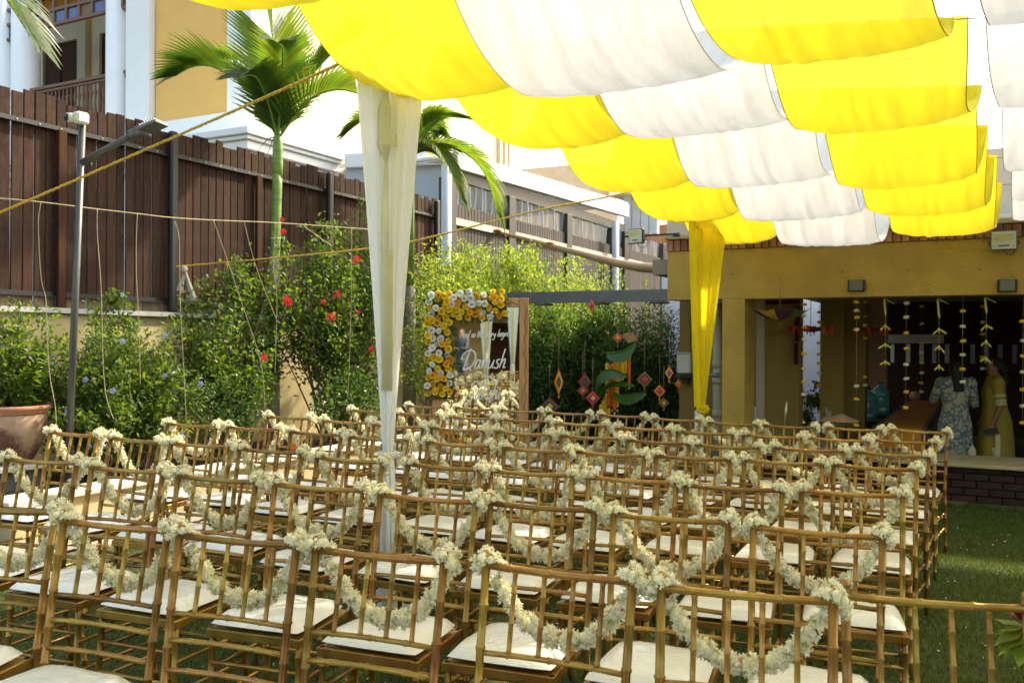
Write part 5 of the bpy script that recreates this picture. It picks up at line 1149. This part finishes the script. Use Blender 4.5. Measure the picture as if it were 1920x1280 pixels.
# banana leaves
def banana(pts, wd, label, d=9.9):
    t = thing('banana_leaf', label, 'leaf', tuple(P(*pts[0], d))); pp = [P(u, v, d-.05*i) for i, (u, v) in enumerate(pts)]
    def cur(s_):
        s = s_*(len(pp)-1); i = min(int(s), len(pp)-2); f_ = s-i; p0 = pp[max(i-1, 0)]; p1 = pp[i]; p2 = pp[i+1]; p3 = pp[min(i+2, len(pp)-1)]
        return .5*((2*p1)+(p2-p0)*f_+(2*p0-5*p1+4*p2-p3)*f_*f_+(3*p1-p0-3*p2+p3)*f_**3)
    q = MB()
    def f(i, j):
        c = cur(j); w_ = wd*math.sin(math.pi*min(1, j*.92+.06))**.6; o = (i-.5)*2
        return tuple(c+UP*(-abs(o)*w_*.75+.0)+VW*(o*w_*.7)+UP*.006*math.sin(j*50)*abs(o))
    q.grid(f, 8, 24); q.build('blade', G['leafdark'], t); q = MB(); q.tube([cur(k/10)+UP*.004 for k in range(11)], [.008-.0006*k for k in range(11)], 6); q.build('midrib', G['leaflight'], t)
banana([(1138, 662), (1160, 660), (1178, 652), (1192, 640)], .16, 'upper dark banana leaf over the orange marigold strings')
banana([(1118, 735), (1122, 705), (1145, 692), (1175, 702)], .15, 'middle banana leaf arching left of the marigold strings')
banana([(1150, 735), (1170, 742), (1190, 738), (1212, 735)], .13, 'lowest banana leaf pointing right above the chairs')
banana([(1120, 745), (1140, 720), (1165, 716), (1190, 722)], .07, 'slim banana leaf tip between the marigold strings')
fc = P(1186, 632, 9.95); t = thing('woven_fan', 'pale woven palm fan above the upper banana leaf', 'fan', tuple(fc))
for k in range(9):
    a = R_(20+k*14); q = MB(); p0 = P(1178, 642, 9.95); d1 = RT*math.cos(a)+UP*math.sin(a); sd_ = UP*math.cos(a)-RT*math.sin(a)
    q.add([tuple(p0-sd_*.004), tuple(p0+d1*.10-sd_*.010), tuple(p0+d1*.11), tuple(p0+d1*.10+sd_*.010), tuple(p0+sd_*.004), tuple(p0+d1*.10-VW*.01)], [(0,1,5),(1,2,5),(2,3,5),(3,4,5),(4,0,5)]); q.build('strip', G['tan'], t)
# low bed wall behind the last row
t = thing('bed_wall', 'low beige wall of the hedge bed left of the hall', 'wall', (-4.2, 9.9, 0)); q = MB(); q.box((-5.9, 10.0, -.3), (d0-.02, 10.15, .16)); q.build('wall', G['kerbwall'], t); q = MB(); q.box((-5.9, 9.96, .162), (d0-.02, 10.2, .20), bev=.005); q.build('coping', G['kerb'], t)
# ================================================================== FLOWER STRINGS IN THE HALL OPENING
def bead(mt):
    q = MB()
    for z in (-.007, .007): q.lathe([(0, -.007), (.022, -.006), (.030, 0), (.022, .006), (0, .008)], (0, 0, z), 12, fx=lambda p, a: (p[0]*(1+.18*math.sin(a*5+z*300)), p[1]*(1+.12*math.sin(a*3)), p[2]+.002*math.sin(a*4)))
    return q.mesh('flower', mt)
BY_, BW_ = bead(G['marY']), bead(G['floretW'])
def toran(u, items, Y, label, vend=None, zt=zB):
    p = pY(u, 600, Y); t = thing('flower_string', label, 'garland', (p.x, Y, zt), group='flower strings hanging in the hall opening')
    for y_, c in items:
        z = pY(u, 520+y_/3.692, Y).z; o = link('flower', BY_ if c == 'Y' else BW_, t, local=True); o.location = (random.uniform(-.004, .004), 0, z-zt); o.rotation_euler = (random.uniform(-.2, .2), random.uniform(-.2, .2), random.uniform(0, 6))
    ze = pY(u, 520+items[-1][0]/3.692, Y).z; q = MB(); q.tube([(0, 0, 0), (0, 0, ze-zt)], .0014, 4); q.build('thread', G['twine'], t, local=True)
pr = lambda s: [(int(x[:-1]), x[-1]) for x in s.split()]
TY = FY+.16
toran(1508, pr('187Y 265W 345Y 428W 528Y 630W 722Y 810W'), TY, 'flower string in front of the bright side opening')
toran(1606, pr('170Y 229W 277Y 360W 752W 842Y 1022Y'), TY, 'longest flower string with a wide gap at its middle')
toran(1699, pr('178W 275W 385Y 492Y 602W 700W 792Y 900Y'), TY, 'flower string between the two left palm-strip hangings, over the orange table')
toran(1805, pr('233Y 340W 440Y 535W 634Y 722W'), TY, 'short flower string in front of the woman in patterned dress')
toran(1918, pr('303Y 437W 545Y 655W 775Y 888W 1005Y'), TY, 'flower string cut by the right picture edge')
toran(1536, pr('240Y 310Y 455Y 532Y 595Y 660W 745Y'), TY+1.3, 'dim flower string at the right edge of the bright opening')
toran(1622, pr('170Y 270Y 330W 420Y 690Y 745W'), TY+1.8, 'dim flower string on the dark column of the hall')
toran(1728, pr('200Y 320W 455Y 520W 590Y 660W 730Y 790W'), TY+2.2, 'dim flower string deep in the hall over the table')
toran(1842, pr('200Y 310W 390Y 550Y 630W'), TY+2.2, 'dim flower string deep in the hall between the two women')
def leafstr(u, ys, y0, y1, label):
    p = pY(u, 600, TY); t = thing('palm_strip_hanging', label, 'garland', (p.x, TY, zB), group='folded palm-strip hangings in the hall opening')
    ze = pY(u, 520+ys[-1]/3.692, TY).z
    q = MB(); q.tube([(0, 0, 0), (0, 0, ze-zB)], .0014, 4); q.build('thread', G['twine'], t, local=True)
    za = pY(u, 520+y0/3.692, TY).z-zB; zb2 = pY(u, 520+y1/3.692, TY).z-zB
    q = MB(); q.add([(-.022, 0, za), (-.006, -.004, za), (.012, -.006, zb2+.03), (.0, 0, zb2), (-.012, .004, zb2+.05)], [(0,1,2,3,4)]); q.build('strip', G['palmstrip'], t, local=True)
    q = MB(); q.add([(.0, 0, za+.004), (.0, 0, za-.006), (.085, .01, za-.055), (.088, .01, za-.05)], [(0,1,2,3)]); q.build('strip', G['palmstrip'], t, local=True)
    for y_ in ys:
        z = pY(u, 520+(y_)/3.692, TY).z-zB+.03; r_ = random.random()*.4-.2
        for sx in (-1, 1):
            q = MB(); a = R_(-38+random.uniform(-14, 10)); dx, dz = math.cos(a)*sx, math.sin(a); L = random.uniform(.055, .085)
            q.add([(0, -.003, z+.006), (dx*L, -.006+r_*.03, z+dz*L+.006), (dx*L*.95, -.006, z+dz*L-.012), (0, -.002, z-.012)], [(0,1,2,3)]); q.build('folded_leaf', G['palmstrip'], t, local=True)
        q = MB(); q.tube([(0, -.004, z+.008), (.002, -.006, z-.045)], [.012, .006], 6); q.build('folded_leaf', G['palmstrip'], t, local=True)
leafstr(1660, (350, 480, 600), 150, 270, 'palm-strip hanging left of the long flower string over the table')
leafstr(1760.5, (375, 495, 630), 150, 290, 'palm-strip hanging directly above the woman in patterned dress')
leafstr(1849, (350, 460, 575), 140, 255, 'palm-strip hanging in front of the woman in yellow')
# inverted umbrellas
def umb(u, v, R, Y, cols, label, hang_v, pend=False, depth=.55):
    c = pY(u, v, Y); t = thing('hanging_umbrella', label, 'umbrella', (c.x, Y, c.z))
    for k in range(8):
        q = MB(); a0 = 2*math.pi*k/8; 
        def f(i, j):
            a = a0+i*2*math.pi/8*.99; r = R*j; edge = 1-.06*math.sin(math.pi*i)*j
            return (r*edge*math.cos(a), r*edge*math.sin(a), R*depth*(j**1.7)-.02*math.sin(math.pi*i)*j)
        q.grid(f, 5, 8); q.build('panel', cmat(cols[k % len(cols)]), t, local=True)
        q = MB(); q.tube([(R*j*math.cos(a0), R*j*math.sin(a0), R*depth*j**1.7-.003) for j in np.linspace(0, 1.08, 9)], .003, 4); q.build('rib', G['wood'], t, local=True)
        if pend:
            q = MB(); x, y = R*math.cos(a0), R*math.sin(a0); q.add([(x-.03, y, R*depth), (x+.03, y, R*depth), (x, y, R*depth-.12), (x, y-.01, R*depth-.03)], [(0,3,2),(3,1,2),(0,1,3)]); q.build('pendant', cmat('rd'), t, local=True)
    zh = pY(u, hang_v, Y).z-c.z; q = MB(); q.tube([(0, 0, -.04), (0, 0, zh)], .004, 5); q.tube([(0, 0, -.06), (.0, 0, -.03)], .008, 6); q.build('shaft', G['wood'], t, local=True)
umb(1462, 600, .29, FY-.20, ('ye', 'pu', 'gn', 'ol', 'pu'), 'green, purple and yellow striped umbrella hanging upside down at the hall opening', 517, depth=.38)
umb(1520, 622, .24, FY+1.2, ('mr', 'rd', 'mr', 'te'), 'dark red umbrella with triangular pendants hanging in the side opening', 560, True, .30)
umb(1632, 622, .20, FY+2.4, ('mr', 'mr', 'br'), 'dim maroon umbrella hanging deep in the hall', 560, True, .30)
# ================================================================== HALL FURNITURE
t = thing('long_table', 'long dining table with orange runner and blue-grey cloth inside the hall', 'table', (-.95, 13.5, HF))
q = MB(); q.box((-1.20, 11.7, HF+.70), (-.62, 17.6, HF+.745)); q.build('tabletop', G['greycloth'], t)
q = MB(); q.grid(lambda a, b: (-.60+.02*math.sin(a*80)*(1-b*.6), 11.7+5.9*a, HF+.02+(.70)*b), 120, 3); q.grid(lambda a, b: (-1.2+.58*a, 11.69+.02*math.sin(a*30)*(1-b), HF+.02+.70*b), 30, 3); q.build('skirt', G['greycloth'], t)
q = MB(); q.box((-1.14, 11.68, HF+.747), (-.66, 17.55, HF+.752)); q.grid(lambda a, b: (-1.14+.48*a, 11.66, HF+.50+.25*b), 10, 3); q.build('runner', G['orange'], t)
def covered(x, y, rz, lab):
    t = thing('covered_chair', lab, 'chair', (x, y, HF), rz, 'white-covered chairs along the long table')
    q = MB(); q.grid(lambda a, b: (.21*math.cos(math.pi*a)*(1-.05*b), .20+.05*math.sin(math.pi*a)+.06*b, .42+.53*b-(.05*(2*a-1)**4 if b > .9 else 0)), 12, 8); q.grid(lambda a, b: (-.21*math.cos(math.pi*a), .185-.03*math.sin(math.pi*a)*0+.06*b, .42+.53*b-(.05*(2*a-1)**4 if b > .9 else 0)), 12, 8); q.build('back_cover', G['coverwhite'], t, local=True)
    q = MB(); q.box((-.21, -.22, .0), (.21, .19, .46), bev=.02); q.build('seat_cover', G['coverwhite'], t, local=True)
    q = MB(); q.grid(lambda a, b: (.222*math.cos(math.pi*a), .21+.06*math.sin(math.pi*a)+.02*b, .52+.13*b), 10, 2); q.grid(lambda a, b: (-.222*math.cos(math.pi*a), .175+.02*b, .52+.13*b), 10, 2); q.build('sash', G['orange'], t, local=True)
for k in range(7): covered(-1.46, 11.9+k*.82, R_(98), 'white-covered chair with orange sash, %s along the left side of the table' % ORD[k])
covered(-2.25, 11.5, R_(60), 'white-covered chair with orange sash standing apart at the table end')
for u, v, lab in ((1627, 790, 'blue water jug on the left, lower of two in the hall'), (1651, 778, 'blue water jug with handle on the right of the pair')):
    c = P(u, v, 13.2 if u < 1640 else 13.8); t = thing('water_jug', lab, 'jug', tuple(c))
    q = MB(); q.lathe([(0, 0), (.125, 0), (.135, .02), (.135, .10), (.128, .12), (.135, .14), (.135, .26), (.128, .28), (.135, .30), (.13, .36), (.06, .43), (.035, .45), (.035, .49), (.0, .49)], (0, 0, 0), 24); q.build('bottle', G['jug'], t, local=True)
    q = MB(); q.lathe([(0, 0), (.04, 0), (.04, .03), (0, .03)], (0, 0, .475), 12); q.build('cap', G['bluepane'], t, local=True)
    q = MB(); q.tube([(.06, -.12, .30), (.07, -.17, .26), (.06, -.12, .20)], .012, 6); q.build('handle', G['jug'], t, local=True)
zz = P(1640, 790, 13.2).z; t = thing('side_stand', 'low dark stand that holds the blue water jugs', 'stand', (P(1640, 790, 13.5).x, P(1640, 790, 13.5).y, HF))
q = MB(); q.box((-.35, -.25, 0), (.35, .25, zz-HF-.002)); q.build('top', G['greycloth'], t, local=True)
t = thing('sideboard', 'dark side table with pink boxes against the rear wall', 'table', (P(1730, 750, 18).x, P(1730, 750, 18).y, HF)); c = P(1720, 748, 18)
q = MB(); q.box((-.9, -.25, 0), (.7, .25, c.z-HF)); q.build('table', G['darkwood'], t, local=True)
for k, (u, w_, h_) in enumerate(((1716, .24, .16), (1726, .13, .08), (1745, .30, .13), (1759, .12, .12))):
    p = P(u, 748, 17.9); t = thing('carton', ['pale pink round parcel on the dark side table', 'small pale cup between the parcels', 'long pale pink box on the dark side table', 'small pink box right end of the side table'][k], 'box', (p.x, p.y, c.z+.001)); q = MB()
    if k < 2: q.lathe([(0, 0), (w_*.4, 0), (w_*.5, h_*.5), (w_*.35, h_), (0, h_)], n=12)
    else: q.box((-w_/2, -.1, 0), (w_/2, .1, h_), bev=.01)
    q.build('shell', G['pinkwall'], t, local=True)
c = P(1575, 790, 10.6); t = thing('cloth_bundle', 'pale pinkish cloth bundle on the hall ledge', 'cloth', tuple(c)); q = MB(); q.grid(lambda a, b: (.22*(a-.5)*2, .1*(b-.5)*2, .0+.085*math.sin(math.pi*a)**.7*math.sin(math.pi*b)+.012*math.sin(a*14)*math.sin(math.pi*b)), 20, 8); q.build('cloth', G['pinkwall'], t, local=True)
# plants seen through the side opening
shrub('passage_plant', 'green plant in the bright passage beyond the side opening', tuple(P(1512, 790, 13.2)), tuple(P(1512, 765, 13.2)), (.18, .18, .25), 18, 26, .07, .02, G['leafmid'], seed=50, spread=.05, stem=.004, cat='plant')
shrub('passage_plant', 'leafy plant at the right edge of the bright side opening', tuple(P(1537, 775, 13.4)), tuple(P(1537, 740, 13.4)), (.10, .10, .25), 12, 26, .07, .02, G['leafmid'], seed=51, spread=.05, stem=.004, cat='plant')
q = MB(); a = P(1468, 830, 9.6); b = P(1476, 752, 9.6); t = thing('dry_stalk', 'thin dry grass stalk standing behind the back row of chairs', 'stalk', tuple(a)); q.tube([a, a.lerp(b, .6)], .003, 4); q.build('stem', G['twine'], t); q = MB(); q.tube([a.lerp(b, .6), a.lerp(b, .8), b], [.004, .014, .002], 6); q.build('seed_head', G['floretW'], t)

# ================================================================== PEOPLE
def capsule(q, a, b, ra, rb, n=12):
    a = Vector(a); b = Vector(b); q.tube([a+(b-a)*t for t in (0, .25, .5, .75, 1)], [ra+(rb-ra)*t for t in (0, .25, .5, .75, 1)], n); q.ell(tuple(a), (ra,)*3, n=n); q.ell(tuple(b), (rb,)*3, n=n)
def body(Hh, arms, sc_=1.0, male=False):
    """local frame: +y is where the person faces, z up; arms: list of (shoulder, elbow, wrist, finger dir) """
    q = MB(); k = Hh/1.6
    sh = .165*k if not male else .20*k
    hz = Hh-.115*k
    q.ell((0, .005, hz), (.072*k, .092*k, .108*k), n=18); q.ell((0, .030*k, hz-.055*k), (.052*k, .060*k, .060*k), n=14)     # skull, jaw
    q.ell((0, .096*k, hz-.012*k), (.011*k, .016*k, .022*k), n=8); q.ell((0, .088*k, hz-.048*k), (.024*k, .008*k, .006*k), n=8); q.ell((0, .087*k, hz-.060*k), (.020*k, .008*k, .006*k), n=8)
    for s in (-1, 1):
        q.ell((s*.073*k, -.002, hz-.015*k), (.009*k, .020*k, .030*k), n=8); q.ell((s*.028*k, .082*k, hz+.012*k), (.016*k, .010*k, .009*k), n=8); q.ell((s*.030*k, .060*k, hz-.032*k), (.022*k, .024*k, .022*k), n=8)
    capsule(q, (0, .0, hz-.09*k), (0, -.015*k, hz-.20*k), .046*k, .055*k)
    zs = Hh-.30*k
    capsule(q, (-sh*.75, -.01, zs), (sh*.75, -.01, zs), .062*k, .062*k)
    q.ell((0, 0, zs-.12*k), (sh*.92, .10*k, .19*k), n=18); q.ell((0, 0, zs-.30*k), (.125*k, .09*k, .16*k), n=18); q.ell((0, -.01, zs-.46*k), (.165*k, .12*k, .15*k), n=18)
    for s in (-1, 1):
        capsule(q, (s*.085*k, 0, zs-.50*k), (s*.085*k, .01, .46*k), .085*k, .055*k); capsule(q, (s*.085*k, .005, .46*k), (s*.085*k, -.02, .08*k), .055*k, .034*k)
        q.ell((s*.085*k, .055*k, .035*k), (.042*k, .115*k, .035*k), n=12)
    for A, E, W_, Fd, Pn in arms:
        A, E, W_, Fd, Pn = map(Vector, (A, E, W_, Fd, Pn)); Fd.normalize(); Pn.normalize(); Sd = Fd.cross(Pn).normalized()
        capsule(q, A, E, .046*k, .036*k); capsule(q, E, W_, .036*k, .024*k)
        pc_ = W_+Fd*.05*k; q.ell(tuple(W_+Fd*.045*k), (.030*k,)*3, n=10); q.tube([W_, W_+Fd*.03*k, W_+Fd*.085*k], [.022*k, .034*k, .034*k], 10, flat=.5)
        for i, ln in enumerate((.066, .074, .070, .055)):
            b0 = W_+Fd*.080*k+Sd*(i-1.5)*.017*k; b1 = b0+Fd*ln*.45*k+Pn*.012*k; b2 = b1+Fd*ln*.3*k+Pn*ln*.35*k; b3 = b2+Pn*ln*.35*k; q.tube([b0-Fd*.02*k, b0, b1, b2, b3], [.009*k, .009*k, .0085*k, .008*k, .006*k], 8)
        b0 = W_+Fd*.02*k-Sd*.025*k; b1 = b0-Sd*.028*k+Fd*.03*k+Pn*.01; b2 = b1+Fd*.03*k+Pn*.025*k; q.tube([b0, b1, b2], [.013*k, .011*k, .008*k], 8)
    return q
def finish_body(q, par, mt):
    o = q.build('body', mt, par, local=True); r = o.modifiers.new('remesh', 'REMESH'); r.mode = 'VOXEL'; r.voxel_size = .008; r.use_smooth_shade = True
    s = o.modifiers.new('smooth', 'SMOOTH'); s.iterations = 3; s.factor = .5; return o
def loft(q, secs, n=36, fold=0, nf=9, mi=0):
    def f(i, j):
        s = j*(len(secs)-1); a = min(int(s), len(secs)-2); f_ = s-a; f_ = f_*f_*(3-2*f_); A, B = secs[a], secs[a+1]; v = [A[k]+(B[k]-A[k])*f_ for k in range(5)]
        an = 2*math.pi*i; fo = 1+fold*(1-j)*math.sin(nf*an)*.5
        return (v[3]+v[1]*math.cos(an)*fo, v[4]+v[2]*math.sin(an)*fo, v[0])
    q.grid(f, n, len(secs)*5, mi)
dm = mat('block_print_dress', (.62, .60, .40), .8, .08, 4)
def printmat():
    m, t, b = new('leaf_print_dress'); N, L = t.nodes, t.links; tc = N.new('ShaderNodeTexCoord')
    nz = N.new('ShaderNodeTexNoise'); nz.inputs['Scale'].default_value = 9; nz.inputs['Distortion'].default_value = 1.2; L.new(tc.outputs['Object'], nz.inputs['Vector'])
    wv = N.new('ShaderNodeTexVoronoi'); wv.feature = 'DISTANCE_TO_EDGE'; wv.inputs['Scale'].default_value = 17
    mxv = N.new('ShaderNodeVectorMath'); mxv.operation = 'ADD'; sc2 = N.new('ShaderNodeVectorMath'); sc2.operation = 'SCALE'; sc2.inputs['Scale'].default_value = .12
    L.new(nz.outputs['Color'], sc2.inputs[0]); L.new(tc.outputs['Object'], mxv.inputs[0]); L.new(sc2.outputs[0], mxv.inputs[1]); L.new(mxv.outputs[0], wv.inputs['Vector'])
    v2 = N.new('ShaderNodeTexVoronoi'); v2.inputs['Scale'].default_value = 7; L.new(mxv.outputs[0], v2.inputs['Vector'])
    r1 = N.new('ShaderNodeValToRGB'); r1.color_ramp.elements[0].position = .10; r1.color_ramp.elements[1].position = .16; r1.color_ramp.elements[0].color = (.10, .125, .16, 1); r1.color_ramp.elements[1].color = (.36, .37, .27, 1); L.new(wv.outputs['Distance'], r1.inputs[0])
    r2 = N.new('ShaderNodeValToRGB'); r2.color_ramp.elements[0].position = .30; r2.color_ramp.elements[1].position = .34; r2.color_ramp.elements[0].color = (1, 1, 1, 1); r2.color_ramp.elements[1].color = (0, 0, 0, 1); L.new(v2.outputs['Distance'], r2.inputs[0])
    mx = N.new('ShaderNodeMix'); mx.data_type = 'RGBA'; L.new(r2.outputs[0], mx.inputs['Factor']); L.new(r1.outputs[0], mx.inputs['A']); mx.inputs['B'].default_value = (.36, .35, .23, 1)
    L.new(mx.outputs['Result'], b.inputs['Base Color']); b.inputs['Roughness'].default_value = .8; return m
prm = printmat(); olv = mat('mustard_kurta', (.28, .21, .02), .75, .12, 6, .15, 30); trim = mat('pale_trim', (.60, .55, .30), .7, .1, 20); pale = mat('pale_trousers', (.55, .50, .32), .8, .06, 5)
# woman seen from behind
p1 = P(1792, 700, 11.0); w1 = thing('person', 'person in blue and cream leaf-print dress seen from behind inside the hall', 'person', (p1.x, p1.y, HF), YAW-.15)
arms = [((-.165, -.01, 1.27), (-.22, .10, 1.06), (-.12, .26, 1.18), (.2, .5, .5), (1, 0, 0)), ((.165, -.01, 1.27), (.235, .06, 1.02), (.12, .24, .98), (-.3, .8, 0), (0, 0, 1))]
finish_body(body(1.57, arms), w1, G['skin'])
q = MB(); loft(q, [(.06, .235, .17, 0, 0), (.35, .215, .16, 0, 0), (.62, .195, .145, 0, 0), (.80, .190, .14, 0, 0), (.93, .155, .115, 0, 0), (1.02, .145, .11, 0, 0), (1.17, .175, .12, 0, 0), (1.28, .185, .105, 0, -.01), (1.345, .12, .08, 0, -.01), (1.365, .07, .065, 0, -.01)], fold=.10, nf=7)
for A, E, W_, _, _ in arms: q.tube([A, Vector(A).lerp(Vector(E), .5), E, Vector(E).lerp(Vector(W_), .35)], [.072, .064, .056, .052], 14)
[q.ell(tuple(A), (.082, .080, .085), n=14) for A, *_ in arms]; q.build('dress', prm, w1, local=True)
q = MB(); q.grid(lambda a, b: (.10+.085*a, -.155-.012*math.sin(math.pi*a)-.02*(1-b), .06+.50*b*(1-.3*abs(a-.5))), 6, 10); q.build('side_panel', pale, w1, local=True)
q = MB(); q.ell((0, -.022, 1.475), (.084, .095, .105), n=18); q.grid(lambda a, b: (.075*math.cos(math.pi*a)*(1-.25*b), -.085-.045*math.sin(math.pi*a)-.03*b, 1.46-.28*b), 14, 10); q.grid(lambda a, b: (-.075*math.cos(math.pi*a)*(1-.25*b), -.07-.03*b, 1.46-.28*b), 6, 6); q.build('hair', G['hair'], w1, local=True)
# woman in mustard kurta, side view facing left
p2 = P(1866, 700, 11.1); w2 = thing('person', 'person in mustard kurta with striped sleeves holding a phone inside the hall', 'person', (p2.x, p2.y, HF), YAW+R_(72))
arms2 = [((-.17, .0, 1.28), (-.215, -.03, 1.02), (-.20, .06, .79), (.1, .25, -1), (.8, .6, 0)), ((.17, .0, 1.28), (.21, -.02, 1.02), (.16, .12, .82), (0, .2, -1), (-1, 0, 0))]
finish_body(body(1.58, arms2), w2, G['skin'])
q = MB(); loft(q, [(.10, .17, .235, 0, .0), (.40, .165, .215, 0, .0), (.65, .165, .19, 0, -.01), (.82, .16, .165, 0, -.02), (.98, .15, .135, 0, .0), (1.16, .18, .135, 0, .02), (1.28, .19, .11, 0, 0), (1.345, .12, .085, 0, 0), (1.37, .07, .065, 0, 0)], fold=.08, nf=6)
for A, E, W_, _, _ in arms2: q.tube([A, Vector(A).lerp(Vector(E), .5), E], [.078, .068, .062], 14)
[q.ell(tuple(A), (.086, .084, .088), n=14) for A, *_ in arms2]; kur = q.build('kurta', olv, w2, local=True)
for f_ in (.55, .62, .80, .86, .93, 1.0):
    for A, E, W_, _, _ in arms2[:1]:
        c = Vector(A).lerp(Vector(E), f_); d = (Vector(E)-Vector(A)).normalized(); q = MB(); r_ = .078+(.062-.078)*f_+.003; q.tube([c-d*.006, c+d*.006], r_, 16); q.build('sleeve_stripe', trim, kur, local=True)
q = MB()
for z_ in (.105, .15): q.grid(lambda a, b: (-(.172)*math.cos(2*math.pi*a)*(1+.0), .238*math.sin(2*math.pi*a), z_+.012*b), 40, 1)
q.build('hem_trim', trim, kur, local=True)
q = MB(); q.grid(lambda a, b: (-.175-.004*math.sin(a*9), -.03+.055*a-.0*b, .04+.62*b), 4, 8); q.build('trousers', pale, w2, local=True)
q = MB()
for s in (-1, 1): q.tube([(s*.085, 0, .5), (s*.085, 0, .10)], [.09, .055], 12)
q.build('trouser_leg', pale, w2, local=True)
q = MB(); q.ell((0, -.028, 1.485), (.086, .092, .100), n=18); q.ell((0, -.10, 1.43), (.055, .05, .06), n=12); q.tube([(0, -.10, 1.40), (0, -.13, 1.28), (0, -.12, 1.15)], [.035, .03, .012], 10); q.build('hair', G['hair'], w2, local=True)
Mw = Matrix.Translation(w2.location) @ Matrix.Rotation(w2.rotation_euler.z, 4, 'Z'); ph = Mw @ Vector((-.235, .085, .70)); t = thing('phone', 'black phone held low by the person in mustard kurta', 'phone', tuple(ph), w2.rotation_euler.z)
q = MB(); q.box((-.005, -.08, -.028), (.005, .075, .036), bev=.003, M=Matrix.Rotation(R_(-12), 4, 'X')); q.build('body', G['phone'], t, local=True)
# man behind the viewer, seen in the mirror
pm = P(960-95*8.2/26.6*3.25, 640, -8.2); pm = Vector((1.55, -8.44, zg(1.55, -8.44))); m1 = thing('person', 'person in dark grey suit jacket standing behind the viewer, seen in the mirror', 'person', tuple(pm), R_(60))
arms3 = [((-.2, 0, 1.42), (-.25, .02, 1.14), (-.22, .10, .90), (0, .2, -1), (1, 0, 0)), ((.2, 0, 1.42), (.25, .10, 1.16), (.12, .28, 1.15), (-.8, .5, 0), (0, 0, 1))]
finish_body(body(1.74, arms3, male=True), m1, G['skin'])
suit = mat('charcoal_suit', (.035, .037, .045), .8, .1, 8)
q = MB(); loft(q, [(.72, .20, .14, 0, 0), (.95, .19, .135, 0, 0), (1.15, .19, .13, 0, 0), (1.36, .225, .135, 0, 0), (1.45, .20, .11, 0, 0), (1.50, .09, .08, 0, 0)], fold=0)
for A, E, W_, _, _ in arms3: q.tube([A, E, W_], [.075, .062, .045], 12)
q.build('jacket', suit, m1, local=True); q = MB()
for s in (-1, 1): q.tube([(s*.1, 0, .85), (s*.1, 0, .45), (s*.1, 0, .05)], [.11, .085, .07], 12)
q.build('trousers', suit, m1, local=True)
q = MB(); q.ell((0, -.02, 1.655), (.082, .098, .090), n=16); q.build('hair', G['hair'], m1, local=True)
